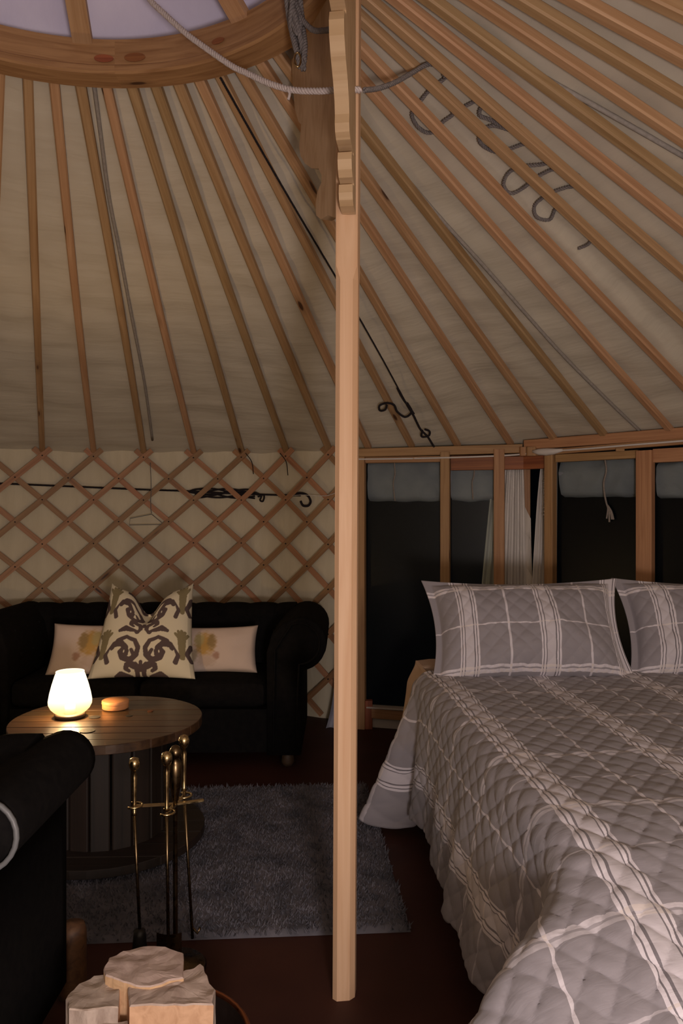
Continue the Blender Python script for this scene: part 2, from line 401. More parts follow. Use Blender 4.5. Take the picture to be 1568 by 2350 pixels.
# floor
fl = []
for k in range(96):
    a = 2*math.pi*k/96; r = wallR(a)+.10; fl.append((CX+r*math.sin(a), CY+r*math.cos(a)))
v, f, uv = prism(list(reversed(fl)), -.05, 0.0)
mk('floor', v, f, FLOOR, None, uv)
bpy.data.objects['floor']['kind'] = 'structure'

# ceiling canvas
na, nr = 540, 56
ph = np.linspace(-math.pi, math.pi, na+1); X = np.zeros((na+1, nr, 3)); UV = np.zeros((na+1, nr, 2))
for i, a in enumerate(ph):
    R = wallR(a)+.07
    rr = np.linspace(RO-.03, R, nr)
    for j, r in enumerate(rr):
        z = roofz(a, r)+.024
        w = noise.noise(Vector((a*10, r*7.0, 3)))*.016+noise.noise(Vector((a*24, r*16, 9)))*.007*min(1, (r-.7))
        X[i, j] = (CX+r*math.sin(a), CY+r*math.cos(a), z+max(w, -.006)); UV[i, j] = (a*r*.5, r)
v, f = grid(X); ceil = mk('ceiling', v, f, CANVAS, None, UV.reshape(-1, 2), True); tag(ceil, kind='structure')

# walls of canvas (left, behind lattice; right beyond the windows and round the back)
def canvas_wall(name, a0, a1, n, skirt=0.0, off=-.035):
    ph = np.linspace(a0, a1, n); zs = np.linspace(-.02, 1.0, 34); X = np.zeros((n, 34, 3)); U = np.zeros((n, 34, 2))
    for i, a in enumerate(ph):
        for j, s in enumerate(zs):
            z = max(0.0, s)*(ZW+.035+.010*math.sin(a*68+1))
            w = noise.noise(Vector((a*16, z*1.6, 1)))*.018+noise.noise(Vector((a*50, z*3, 5)))*.005
            X[i, j] = wp(a, z, off-.015+w); U[i, j] = (a*3.3, z)
    v, f = grid(X); o = mk(name, v, f, WALLCAN, None, U.reshape(-1, 2), True); tag(o, kind='structure'); return o
wall_l = canvas_wall('wall_left', -math.pi, AZ0-.012, 340)
wall_r = canvas_wall('wall_right', AZ2, math.pi, 220)

# ------------------------------------------------------------------ roof poles
feet = [97, 215, 330, 445, 555, 657, 755, 845, 945, 1050, 1172, 1275, 1392, 1545]
azs = [phi_of_px(p) for p in feet]
azs = [azs[0]-math.radians(5.5*k) for k in (4, 3, 2, 1)]+azs
def az_for_edge(py, px=1568):          # azimuth of the pole whose line crosses column px at height py
    lo, hi = math.radians(40), math.radians(110)
    for _ in range(50):
        a = (lo+hi)/2; R = wallR(a)+.01; e = []
        for r, z in ((RO-.035, ZR+.005), (R, ZW)):
            e.append((V(CX+r*math.sin(a), CY+r*math.cos(a), z)))
        s_ = (px-784)/F; A, B = e; t = (s_*A[1]-A[0])/((B[0]-A[0])-s_*(B[1]-A[1])); p = A+(B-A)*t
        y = 1175-F*(p[2]-CAMZ)/p[1] if p[1] > .05 else -9999
        if y > py: lo = a
        else: hi = a
    return lo
azs += [az_for_edge(y) for y in (882, 736, 626, 524, 428, 322, 222, 128, 32, -62, -150)]
for i, a in enumerate(azs):
    p0 = V(CX+(RO-.035)*math.sin(a), CY+(RO-.035)*math.cos(a), ZR+.005)
    R = wallR(a)+.01
    p1 = V(CX+R*math.sin(a), CY+R*math.cos(a), ZW)
    w = .035+random.uniform(-.002, .003)
    v, f, uv = beam(p0, p1, w, .032, (0, 0, 1), ch=.005, seg=10, bow=random.uniform(-.008, .008))
    mk('rafter', v, f, W_RAFT, ceil, uv)

# canvas seams showing as grey lines behind the poles
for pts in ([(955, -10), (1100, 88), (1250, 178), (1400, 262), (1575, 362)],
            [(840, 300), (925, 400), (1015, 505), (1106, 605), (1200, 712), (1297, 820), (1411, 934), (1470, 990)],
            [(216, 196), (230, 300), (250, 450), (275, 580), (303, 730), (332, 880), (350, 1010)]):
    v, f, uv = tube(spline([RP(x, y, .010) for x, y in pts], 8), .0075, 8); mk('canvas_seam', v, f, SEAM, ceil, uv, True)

# ------------------------------------------------------------------ lattice
iaz = lambda t: float(np.interp(t, range(-4, 14), azs[:18])) if -4 <= t <= 13 else azs[0]+(t+4)*math.radians(5.5)
CZ, STEP, ROWS = 1.655, .139, 12
I0, I1 = -5.0, 6.35
pins = MB()
def slat(k, sg):
    pts = []
    for q in np.arange(-.33, ROWS+.01, .25):
        i = k+sg*q/2
        if i < I0 or i > I1+.0: continue
        z = CZ-q*STEP
        if z < .01: break
        pts.append((iaz(i), z))
    if len(pts) < 3: return
    off = .012 if sg < 0 else .0
    v = []; f = []; uv = []; w = .034; t = .010; L = 0
    C3 = np.array([wp(a, z, off) for a, z in pts]); T = np.gradient(C3, axis=0)
    for j, ((a, z), c) in enumerate(zip(pts, C3)):
        nrm = V(-math.sin(a), -math.cos(a), 0); d = unit(T[j]); s = unit(np.cross(d, nrm))
        if j: L += np.linalg.norm(C3[j]-C3[j-1])
        for x, y in ((-w/2, -t/2), (w/2, -t/2), (w/2, t/2), (-w/2, t/2)):
            v.append(c+s*x+nrm*y); uv.append((L, x+y))
    m = len(pts)
    for j in range(m-1):
        for q in range(4):
            f.append((4*j+q, 4*j+(q+1) % 4, 4*j+4+(q+1) % 4, 4*j+4+q))
    f.append((3, 2, 1, 0)); f.append((4*m-4, 4*m-3, 4*m-2, 4*m-1))
    mk('lattice_slat', v, f, W_LATT, wall_l, uv)
for k in range(-11, 14):
    slat(k, 1); slat(k, -1)
for m in range(ROWS):
    for k in range(-5, 7):
        i = k+(m % 2)*.5
        if I0 < i < I1:
            a = iaz(i); c = wp(a, CZ-m*STEP, .021); n = V(-math.sin(a), -math.cos(a), 0)
            pins.add(*tube([c-n*.004, c+n*.004], .0045, 6))
o = pins.build('lattice_pins', ROPE_K, wall_l); o['kind'] = 'stuff'

# ------------------------------------------------------------------ window section
def along(A, B, px):          # point on the chord A-B under view column px
    s = (px-784)/F; t = (s*A[1]-A[0])/((B[0]-A[0])-s*(B[1]-A[1])); return A+(B-A)*t
def chord_for(px): return (W0, W1) if px < 1205 else (W1, W2)
def CP(px, z=0.0, off=0.0):
    A, B = chord_for(px); p = along(A, B, px); n = unit(V(-(B-A)[1], (B-A)[0])); 
    if np.dot(n, V(CX, CY)-p) < 0: n = -n
    q = p+n*off; return V(q[0], q[1], z)
def zof(px, py, off=0.0): return CAMZ+(1175-py)/F*CP(px, 0, off)[1]
def post_at(px, w, dep, z0, z1, parent, name, off=.02, mat=None):
    A, B = chord_for(px); d = unit(B-A)
    n = V(-d[1], d[0]);
    return mk(name, *beam(CP(px, z0, off), CP(px, z1, off), w, dep, (n[0], n[1], 0), ch=.003)[:2], mat or W_FRAME, parent, beam(CP(px, z0, off), CP(px, z1, off), w, dep, (n[0], n[1], 0), ch=.003)[2])
def rail(px0, px1, z0, z1, dep, parent, name, off=.02, mat=None, ext=0):
    p = CP(px0, (z0+z1)/2, off); q = CP(px1, (z0+z1)/2, off)
    v, f, uv = beam(p, q, dep, z1-z0, (0, 0, 1), ch=.002); return mk(name, v, f, mat or W_FRAME, parent, uv)
def pane(px0, px1, z0, z1, parent, off=-.01):
    a = CP(px0, z0, off); b = CP(px1, z0, off); n = unit(np.cross(b-a, V(0, 0, 1)))*.0015
    v = []
    for s in (-1, 1):
        for p, z in ((a, z0), (b, z0), (b, z1), (a, z1)): v.append(V(p[0], p[1], z)+n*s)
    f = [(0, 1, 2, 3), (7, 6, 5, 4), (0, 4, 5, 1), (1, 5, 6, 2), (2, 6, 7, 3), (3, 7, 4, 0)]
    return mk('pane', v, f, PANE, parent, [(p[0], p[2]) for p in v])
def flap(px0, px1, ztop, zbot, parent, off=-.055):
    nu, nv = 40, 16; X = np.zeros((nu, nv, 3)); U = np.zeros((nu, nv, 2))
    for i in range(nu):
        px = px0+(px1-px0)*i/(nu-1)
        for j in range(nv):
            s = j/(nv-1); a = -math.pi*.5+math.pi*s*1.0
            sag = .012*noise.noise(Vector((px*.02, 1, 2)))
            z = ztop+(zbot+sag-ztop)*s; bul = .035*math.sin(math.pi*min(1, s*1.0))**.5+.012*noise.noise(Vector((px*.03, s*4, 7)))
            X[i, j] = CP(px, z, off+bul-.03*(s > .97)); U[i, j] = (px/F*4.5, z)
    v, f = grid(X); return mk('rolled_flap', v, f, BLUE_ROLL, parent, U.reshape(-1, 2), True)
def cord(pts, r, parent, name='tie_cord', mat=None):
    v, f, uv = tube(spline(pts, 6), r, 6); return mk(name, v, f, mat or ROPE_L, parent, uv, True)

ZT = zof(900, 1049); ZS = .125
w1 = empty('window_1', CP(930, 0), kind='structure')
post_at(833, .046, .05, .0, ZT, w1, 'jamb', off=.03)
post_at(1024, .055, .055, .0, ZT+.02, w1, 'jamb', off=.03)
rail(840, 1014, ZT-.035, ZT, .05, w1, 'header', off=.01)
rail(845, 1014, .065, ZS, .05, w1, 'sill', off=.01)
rail(845, 1014, ZS, ZS+.010, .07, w1, 'sill_cap', off=.01, mat=WHITEP)
pane(842, 1016, ZS, ZT-.02, w1)
flap(842, 1016, ZT-.02, zof(930, 1150, -.05), w1)
cord([CP(905, ZT-.02, 0.0), CP(907, ZT-.10, .0), CP(903, ZT-.16, .0), CP(907, zof(907, 1150), .0)], .004, w1)
w2 = empty('window_2', CP(1086, 0), kind='structure')
post_at(1147, .060, .06, .0, ZT+.03, w2, 'jamb', off=.03)
rail(1036, 1136, ZT-.085, ZT, .05, w2, 'header', off=.0, mat=W_RED)
rail(1036, 1136, .065, ZS, .05, w2, 'sill', off=.01)
pane(1036, 1138, ZS, ZT-.05, w2)
flap(1034, 1140, ZT-.03, zof(1090, 1149, -.05), w2)
cord([CP(1090, ZT-.06, 0.0), CP(1088, ZT-.12, .0), CP(1084, ZT-.16, .0), CP(1086, zof(1086, 1146), .0)], .004, w2)
w3 = empty('window_3', CP(1210, 0), kind='structure')
ZT3 = zof(1280, 1038)
post_at(1270, .050, .055, .0, ZT3+.02, w3, 'jamb', off=.03)
rail(1158, 1204, ZT-.085, ZT-.01, .05, w3, 'header', off=.0, mat=W_RED)
rail(1206, 1262, ZT-.085, ZT-.01, .05, w3, 'header', off=.0, mat=W_RED)
post_at(1196, .10, .04, .0, ZT, w3, 'corner_post', off=-.125)
w4 = empty('window_4', CP(1375, 0), kind='structure')
post_at(1487, .080, .05, .0, zof(1487, 1035), w4, 'jamb', off=.03)
rail(1282, 1470, zof(1375, 1048)-.02, zof(1375, 1043)+.01, .05, w4, 'header', off=.01)
pane(1280, 1474, ZS, zof(1375, 1040), w4)
rail(1282, 1470, .065, ZS, .05, w4, 'sill', off=.01)
flap(1280, 1474, zof(1375, 1045, -.05), zof(1375, 1140, -.05), w4)
cord([CP(1388, zof(1388, 1050), .0), CP(1392, zof(1388, 1080), .0), CP(1386, zof(1388, 1110), .0), CP(1390, zof(1388, 1145), .0), CP(1398, zof(1388, 1168), .005), CP(1410, zof(1388, 1192), .005)], .005, w4)
mb = MB()
for dx, dy in ((-6, 20), (0, 28), (6, 22), (9, 18)):
    mb.add(*tube(spline([CP(1396, zof(1396, 1160), .004), CP(1400+dx*.5, zof(1400, 1172), .008), CP(1400+dx, zof(1400, 1170+dy), .006)], 4), .005, 5))
mb.build('cord_tassel', ROPE_L, w4)
w5 = empty('window_5', CP(1570, 0), kind='structure')
post_at(1760, .06, .05, 0, zof(1700, 1005), w5, 'jamb', off=.03)
rail(1504, 1750, zof(1560, 1055)-.01, zof(1560, 1028), .05, w5, 'header', off=.005, mat=W_FRAME)
rail(1504, 1750, .065, ZS, .05, w5, 'sill', off=.01)
pane(1502, 1752, ZS, zof(1560, 1040), w5)
flap(1502, 1752, zof(1560, 1060, -.05), zof(1560, 1143, -.05), w5)

# beams that carry the pole feet, joining blocks, white strap
tb = empty('trim_1', CP(1000, 0), kind='structure')
def rail2(px0, px1, ya, yb, dep, off, name, mat=None, yc=None):
    p = CP(px0, 0, off); q = CP(px1, 0, off); p[2] = zof(px0, ya, off); q[2] = zof(px1, yb, off)
    t = .042 if yc is None else yc
    v, f, uv = beam(p, q, dep, t, (0, 0, 1), ch=.003); return mk(name, v, f, mat or W_FRAME, tb, uv)
rail2(828, 1200, 1040, 1030, .06, .015, 'wall_plate', yc=.050)
rail2(1212, 1700, 1022, 985, .06, .015, 'wall_plate', yc=.055)
rail2(1225, 1700, 1041, 1003, .03, .035, 'fascia_board', yc=.030)
for px in (1204, 1231):
    v, f, uv = beam(CP(px, zof(px, 1046, .06), .055), CP(px, zof(px, 1026, .06), .055), .05, .03, (0, 1, 0), ch=.004); mk('joint_block', v, f, W_FRAME, tb, uv)
st = []
for px, py in ((815, 1054), (900, 1053), (1000, 1051), (1100, 1048), (1195, 1043)): p = CP(px, 0, .055); p[2] = zof(px, py, .055); st.append(p)
for px, py in ((1250, 1036), (1330, 1032), (1450, 1022), (1600, 1010), (1690, 1003)): p = CP(px, 0, .060); p[2] = zof(px, py, .060); st.append(p)
v, f, uv = tube(spline(st, 6), .0055, 6); tag(mk('tension_strap', v, f, TAPE, None, uv, True), 'white tension strap running along the timber beam above the windows', 'strap')
mb = MB()
for k, (px, w) in enumerate(((1243, .018), (1262, .020), (1282, .015), (1300, .008))): pass
rs = [.008, .018, .021, .017, .007]; cs = []
for px, py in ((1236, 1036), (1250, 1037), (1268, 1037), (1284, 1036), (1304, 1033)): p = CP(px, 0, .062); p[2] = zof(px, py, .062); cs.append(p)
v, f, uv = tube(cs, rs, 8); mk('strap_wrapping', v, f, TAPE, bpy.data.objects['tension_strap'], uv, True)
# brackets on the frame
for px, py in ((960, 1052), (1433, 1032)):
    p = CP(px, zof(px, py, .05), .05)
    mk('screw_plate', *rbox(p[0], p[1], p[2], .045, .012, .016, .003, 2).__dict__ and (lambda m: (m.v, m.f))(rbox(p[0], p[1], p[2], .045, .012, .016, .003, 2)), W_FRAME, tb)
# skirting
sk = []
bb = empty('baseboard_right', CP(930, 0), kind='structure')
for (a, b) in ((852, 1204), (1206, 1750)):
    p = CP(a, .033, -.01); q = CP(b, .033, -.01); v, f, uv = beam(p, q, .02, .064, (0, 0, 1), ch=.002); mk('skirting_board', v, f, WHITEP, bb, uv)
pb = CP(848, 0, .02)
v, f, uv = beam(V(pb[0], pb[1], 0), V(pb[0], pb[1], .17), .045, .04, (0, 1, 0)); mk('corner_block', v, f, W_RED, bb, uv)

# sheer curtains behind the middle posts
def curtain(name, top, bot, parent, off=-.07, folds=7, amp=.012, zt=None, zb=.05):
    nu, nv = 70, 24; X = np.zeros((nu, nv, 3))
    for i in range(nu):
        for j in range(nv):
            s = j/(nv-1); u = i/(nu-1)
            px = (top[0]+(top[1]-top[0])*u)*(1-s**.7)+(bot[0]+(bot[1]-bot[0])*u)*s**.7
            X[i, j] = CP(px, zt+(zb-zt)*s, off+amp*math.sin(u*folds*2*math.pi+s*2)+.01*noise.noise(Vector((u*9, s*3, 4))))
    v, f = grid(X); return mk(name, v, f, LACE, parent, None, True)
cu = empty('curtain', CP(1205, 0, -.07), 'pair of gathered white sheer curtains hanging between the middle window posts', 'curtain')
curtain('curtain_panel', (1138, 1200), (1080, 1215), cu, zt=ZT-.03)
curtain('curtain_panel', (1234, 1268), (1196, 1266), cu, zt=ZT-.03, off=-.055)
cu.children[0].name = 'curtain_panel'
# beads
bs_ = empty('bead_string', CP(1257, 1.2, .03), 'string of small glittering clear beads down the post right of the sheer curtains', 'beads')
mb = MB(); z = zof(1257, 1083); pp = []
pp = [CP(1258, z, .035), CP(1257, z-.28, .035)]
mk('thread', *tube(pp, .001, 5)[:2], TAPE, bs_)
for k in range(14):
    p = CP(1257+random.uniform(-1, 1), z-.02*k, .036)
    v, f, uv = lathe([(0.0005, -.006), (.004, -.004), (.006, 0), (.004, .004), (.0005, .006)], 8, p); mk('bead', v, f, CHROME, bs_, uv, True)

# bluish liner edge by the end of the lattice
nu, nv = 24, 20; X = np.zeros((nu, nv, 3))
for i in range(nu):
    for j in range(nv):
        u = i/(nu-1); s = j/(nv-1); px = (772+30*u)-s**3*(24*(1-u))
        d = 4.63-.02*math.sin(u*9+s*3)
        X[i, j] = V((px-784)/F*d, d, .60*(1-s)+.002-(.0))
v, f = grid(X); mk('liner_edge', v, f, BLUE_ROLL, wall_l, None, True)

# ------------------------------------------------------------------ crown wheel
cw = empty('crown_wheel', (CX, CY, 2.75), 'big round pine crown wheel with spokes at the top of the roof', 'roof wheel')
ZB, ZTOP = 2.75, 2.862
prof = [(RO, ZB), (RO, ZTOP), (RI, ZTOP), (RI, ZB+.028), (RI-.004, ZB+.024), (RI-.004, ZB+.006), (RI+.004, ZB), (RO, ZB)]
segs = 120; v = []; uv = []; f = []; L = 0
for i, (r, z) in enumerate(prof):
    if i: L += math.hypot(r-prof[i-1][0], z-prof[i-1][1])
    for k in range(segs+1):
        a = 2*math.pi*k/segs; v.append((CX+r*math.sin(a), CY+r*math.cos(a), z)); uv.append((a*RI, L))
n = segs+1
for i in range(len(prof)-1):
    for k in range(segs): f.append((i*n+k, i*n+k+1, (i+1)*n+k+1, (i+1)*n+k))
mk('rim', v, f, W_RING, cw, uv)
for k in range(9):
    a = math.radians(-7.6+40.5*k) if k < 5 else math.radians(-7.6-39.6*(9-k)); pts = []
    for t in np.linspace(0, 1, 10):
        r = (RI+.03)*(1-t)+.05*t; pts.append(V(CX+r*math.sin(a), CY+r*math.cos(a), ZTOP-.02+.30*math.sin(t*math.pi/2)))
    mb = MB(); v = []; uv = []; f = []; side = V(math.cos(a), -math.sin(a), 0); L = 0
    for j, p in enumerate(pts):
        if j: L += np.linalg.norm(p-pts[j-1])
        for x, z in ((-.031, -.017), (.031, -.017), (.031, .017), (-.031, .017)): v.append(p+side*x+V(0, 0, z)); uv.append((L, x+z))
    for j in range(9):
        for q in range(4): f.append((4*j+q, 4*j+(q+1) % 4, 4*j+4+(q+1) % 4, 4*j+4+q))
    f += [(3, 2, 1, 0), (36, 37, 38, 39)]
    mk('spoke', v, f, W_RAFT, cw, uv)
v, f, uv = lathe([(.001, 3.11), (.09, 3.11), (.09, 3.19), (.001, 3.19)], 20, (CX, CY, 0)); mk('hub', v, f, W_RING, cw, uv)
# knot holes in the rim
for a, z, r in ((-2.5, .030, .016), (5.0, .034, .018), (27, .040, .012)):
    a = math.radians(a); c = V(CX+(RI-.004)*math.sin(a), CY+(RI-.004)*math.cos(a), ZB+.028+z*.6); n = V(-math.sin(a), -math.cos(a), 0); s = V(math.cos(a), -math.sin(a), 0)
    q = []
    for k in range(16):
        t = 2*math.pi*k/16; q.append(c+s*math.cos(t)*r*2.0+V(0, 0, 1)*math.sin(t)*r*.8+n*.001)
    q2 = [p+n*.002 for p in q]; m_ = MB(); m_.add(q+q2, [tuple(range(16, 32)), tuple(reversed(range(16)))]+[(k, (k+1) % 16, 16+(k+1) % 16, 16+k) for k in range(16)]); m_.build('knot', W_RED, cw)
# cover sheet
nu, nv = 120, 26; X = np.zeros((nu+1, nv, 3))
for i in range(nu+1):
    a = 2*math.pi*i/nu
    for j in range(nv):
        t = j/(nv-1); r = (1.02)*(1-t)+.002
        z = 2.80+.52*math.sin(min(1, t*1.0)*math.pi/2)**.8+.030*noise.noise(Vector((math.cos(a)*2.5, math.sin(a)*2.5, t*3)))*math.sin(math.pi*t)+.022*math.sin(a*9+t*4)*t*(1-t)*2
        X[i, j] = (CX+r*math.sin(a), CY+r*math.cos(a), z+.05)
v, f = grid(X); mk('cover_sheet', v, f, COVER, cw, None, True)['label'] = 'pale lavender crown cover sheet'

# ------------------------------------------------------------------ support post with carved brackets
PX, PY = .017, 2.08
sp = empty('support_post', (PX-.008, PY, 0), 'pale pine support post with carved brackets standing in the middle', 'post')
yaw = math.radians(7)
def octa(w, c):
    a = w/2; return [(-a+c, -a), (a-c, -a), (a, -a+c), (a, a-c), (a-c, a), (-a+c, a), (-a, a-c), (-a, -a+c)]
secs = [(0, .060, .013), (1.92, .060, .013), (1.955, .060, .002), (2.80, .060, .002)]
v = []; uv = []; f = []
for z, w, c in secs:
    L = 0; pr = octa(w, c); sx = .0085*(z-.0)/1.35*.75
    for i in range(9):
        x, y = pr[i % 8]
        if i: L += math.hypot(x-pr[i-1][0], y-pr[i-1][1])
        v.append((PX-.009+sx+x*math.cos(yaw)+y*math.sin(yaw), PY-x*math.sin(yaw)*-1+y*math.cos(yaw), z)); uv.append((z, L))
for k in range(3):
    for i in range(8): f.append((k*9+i, k*9+i+1, (k+1)*9+i+1, (k+1)*9+i))
f += [tuple(reversed(range(8))), tuple(27+i for i in range(8))]
mk('shaft', v, f, W_POST, sp, uv)
def bracket(org, d, prof, th, name, z_top=2.75):
    """flat carved board: prof = (outward, z) down the outer edge from the top"""
    d = unit(np.array(d, float)); s = V(d[1], -d[0]); poly = [(0, z_top)]+prof+[(0, prof[-1][1])]
    n = len(poly); v = []; uv = []
    for sg in (-1, 1):
        for a, z in poly: v.append((org[0]+d[0]*a+s[0]*sg*th/2, org[1]+d[1]*a+s[1]*sg*th/2, z)); uv.append((z, a))
    f = [tuple(range(n)), tuple(reversed(range(n, 2*n)))]+[((i+1) % n, i, n+i, n+(i+1) % n) for i in range(n)]
    return mk(name, v, f, W_BRACK, sp, uv)
pf = [(.34, 2.75), (.335, 2.70), (.325, 2.66), (.31, 2.615), (.295, 2.59), (.245, 2.584), (.243, 2.574), (.262, 2.560), (.268, 2.540), (.262, 2.520), (.245, 2.505), (.205, 2.500), (.205, 2.490), (.235, 2.480), (.245, 2.455), (.240, 2.42), (.215, 2.385), (.175, 2.350), (.150, 2.315), (.142, 2.285), (.145, 2.262), (.138, 2.243), (.120, 2.232), (.050, 2.229), (.050, 2.222), (.088, 2.216), (.095, 2.195), (.088, 2.172), (.072, 2.158), (.042, 2.154), (.042, 2.148), (.068, 2.142), (.072, 2.120), (.066, 2.103), (.050, 2.093), (.02, 2.090)]
bracket((PX+.003, PY-.030), (-.13, -.99), pf, .036, 'bracket')
pbk = [(.40, 2.75), (.385, 2.66), (.365, 2.575), (.33, 2.52), (.305, 2.50), (.315, 2.465), (.325, 2.44), (.31, 2.405), (.27, 2.365), (.21, 2.325), (.15, 2.30), (.125, 2.27), (.125, 2.25), (.16, 2.235), (.175, 2.205), (.17, 2.17), (.13, 2.145), (.07, 2.135), (.02, 2.11)]
bracket((PX-.012, PY+.032), (-.375, .927), pbk, .034, 'bracket')

# ------------------------------------------------------------------ ropes
wr = [P(335, -25, 2.36), P(345, 0, 2.35), P(370, 25, 2.33), P(425, 75, 2.29), P(465, 105, 2.26), P(530, 150, 2.21), P(565, 167, 2.18), P(620, 192, 2.13), P(670, 206, 2.09), P(720, 209, 2.055), P(772, 207, 2.025), P(800, 205, 2.03), P(828, 207, 2.05)]
tag(rope_mb(spline(wr, 6), .0085, .03).build('white_rope', ROPE_W, None, True), 'thick white twisted rope hanging in a swag from crown wheel to post', 'rope')
v, f, uv = tube(spline([P(660, 205, 2.09), P(665, 215, 2.09), P(662, 229, 2.09)], 4), .004, 6); mk('rope_tail', v, f, ROPE_W, bpy.data.objects['white_rope'], uv, True)
# grey rope bundle
gb = empty('grey_rope_bundle', P(680, 40, 2.2), 'knotted bundle of grey rope hanging beside the top of the post', 'rope')
strands = [[(655, -60), (658, -10), (664, 40), (672, 80), (682, 120), (690, 155)], [(664, -60), (668, -5), (676, 30), (686, 70), (694, 110), (697, 162)],
           [(676, -60), (672, 5), (668, 50), (680, 95), (690, 130), (693, 150)], [(685, -60), (688, -20), (692, 30), (696, 70), (700, 105), (698, 140)],
           [(660, -40), (676, 0), (690, 45), (684, 75), (676, 60), (668, 25)]]
for i, s in enumerate(strands):
    rope_mb(spline([P(x, y, 2.2+.02*math.sin(i*2+k)) for k, (x, y) in enumerate(s)], 6), .0085, .03).build('strand', ROPE_G, gb, True)
rope_mb(spline([P(690, 38, 2.19), P(705, 58, 2.17), P(722, 70, 2.14), P(745, 70, 2.10), P(766, 68, 2.05), P(771, 85, 2.04), P(768, 98, 2.04)], 6), .0075, .03).build('strand', ROPE_G, gb, True)
cc = P(683, 137, 2.17); q = [cc+V(.009*math.cos(t), 0, .020*math.sin(t)) for t in np.linspace(0, 2*math.pi, 20, endpoint=False)]
v, f, uv = tube(q, .0028, 8, closed=True); mk('carabiner', v, f, BRASS, gb, uv, True)['label'] = 'small shiny metal carabiner'
# grey rope running to the roof; the added coils imitate rope shadow on the canvas
rr_ = [P(836, 207, 2.10), P(868, 203, 2.16), P(905, 190, 2.22), P(945, 168, 2.30), RP(985, 147, .022), RP(1012, 155, .022), RP(1022, 178, .022)]
g2 = empty('roof_rope', RP(1150, 320), 'grey rope trailing from the post, with added coils imitating rope shadow on the roof canvas', 'rope')
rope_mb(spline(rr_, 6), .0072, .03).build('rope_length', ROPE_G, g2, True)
shadow_pts = [(1022, 178), (1000, 196), (984, 208), (962, 236), (945, 262), (960, 292), (985, 305), (1008, 296), (1016, 280), (1040, 262), (1036, 250), (1062, 246), (1090, 232), (1112, 224), (1100, 262), (1128, 276), (1160, 292), (1196, 288), (1180, 300), (1130, 288), (1102, 306), (1104, 330), (1136, 348), (1168, 342), (1205, 330), (1232, 338), (1268, 362), (1250, 376), (1200, 382), (1168, 396), (1156, 424), (1172, 444), (1200, 432), (1236, 404), (1282, 386), (1326, 402), (1332, 424), (1300, 430), (1262, 444), (1228, 470), (1232, 498), (1262, 504), (1276, 478), (1300, 482), (1336, 510), (1360, 540), (1350, 560), (1328, 570)]
rope_mb(spline([RP(x, y, .012) for x, y in shadow_pts], 5), .0066, .03, 5).build('shadow_coil', ROPE_G, g2, True)
# dark guy rope down the slope
g3 = empty('dark_guy_rope', RP(900, 870), 'thin dark guy rope running down the roof slope to a knot above the windows', 'rope')
rope_mb(spline([RP(506, 178, .062), RP(600, 345, .062), RP(690, 500, .06), RP(775, 643, .06), RP(835, 748, .06), RP(880, 828, .06), RP(915, 893, .055), RP(935, 930, .05)], 6), .0042, .022, 5).build('rope_length', ROPE_K, g3, True)
for s in ([(935, 930), (950, 955), (965, 985), (980, 1000), (990, 1015), (999, 1030)], [(935, 925), (945, 945), (930, 957), (912, 945), (905, 930), (890, 925), (872, 930), (872, 942), (884, 940), (888, 930)],
          [(912, 890), (925, 915), (940, 935), (950, 950)], [(975, 985), (986, 990), (984, 1000), (968, 1002), (970, 988)]):
    rope_mb(spline([RP(x, y, .052) for x, y in s], 6), .0062, .022, 5).build('knot_strand', ROPE_K, g3, True)
# dark rope along the lattice with its tied hank
g4 = empty('wall_rope', WP(350, 1120), 'blue-black rope stretched along the lattice wall above the sofa', 'rope')
rope_mb(spline([WP(-40, 1108, -.012), WP(60, 1112, -.012), WP(200, 1118, -.012), WP(340, 1124, -.012), WP(430, 1127, -.012), WP(520, 1132, -.012), WP(640, 1136, -.012), WP(690, 1137, -.012)], 6), .0062, .025, 5).build('rope_length', ROPE_K, g4, True)
for k in range(6):
    pts = [WP(425+4*k, 1126+3*math.sin(k), -.014)]
    for x in range(455, 611, 26): pts.append(WP(x, 1128+(x-425)*.055+8.5*math.sin(k*1.4+x*.03)+(k-3)*1.5, -.014+.004*math.sin(k)))
    rope_mb(spline(pts, 5), .0058, .025, 5).build('hank_strand', ROPE_K, g4, True)
rope_mb(spline([WP(586, 1130, .0), WP(600, 1137, .004), WP(597, 1148, .004), WP(604, 1150, 0), WP(606, 1136, .004), WP(592, 1140, .008)], 5), .0058, .025, 5).build('hank_strand', ROPE_K, g4, True)
hk = [WP(x, y, -.012) for x, y in ((640, 1138), (665, 1136), (690, 1132), (706, 1137), (713, 1150), (708, 1160), (696, 1160), (690, 1150))]
v, f, uv = tube(spline(hk, 6), .008, 8); mk('end_loop', v, f, ROPE_K, g4, uv, True)
# pale cord near the post
v, f, uv = tube(spline([WP(672, 1137, .03), WP(700, 1136, .03), WP(745, 1138, .03), WP(772, 1131, .03)], 5), .002, 5)
tag(mk('thin_cord', v, f, TAPE, None, uv, True), 'thin pale cord tied across the lattice just left of the post', 'cord')
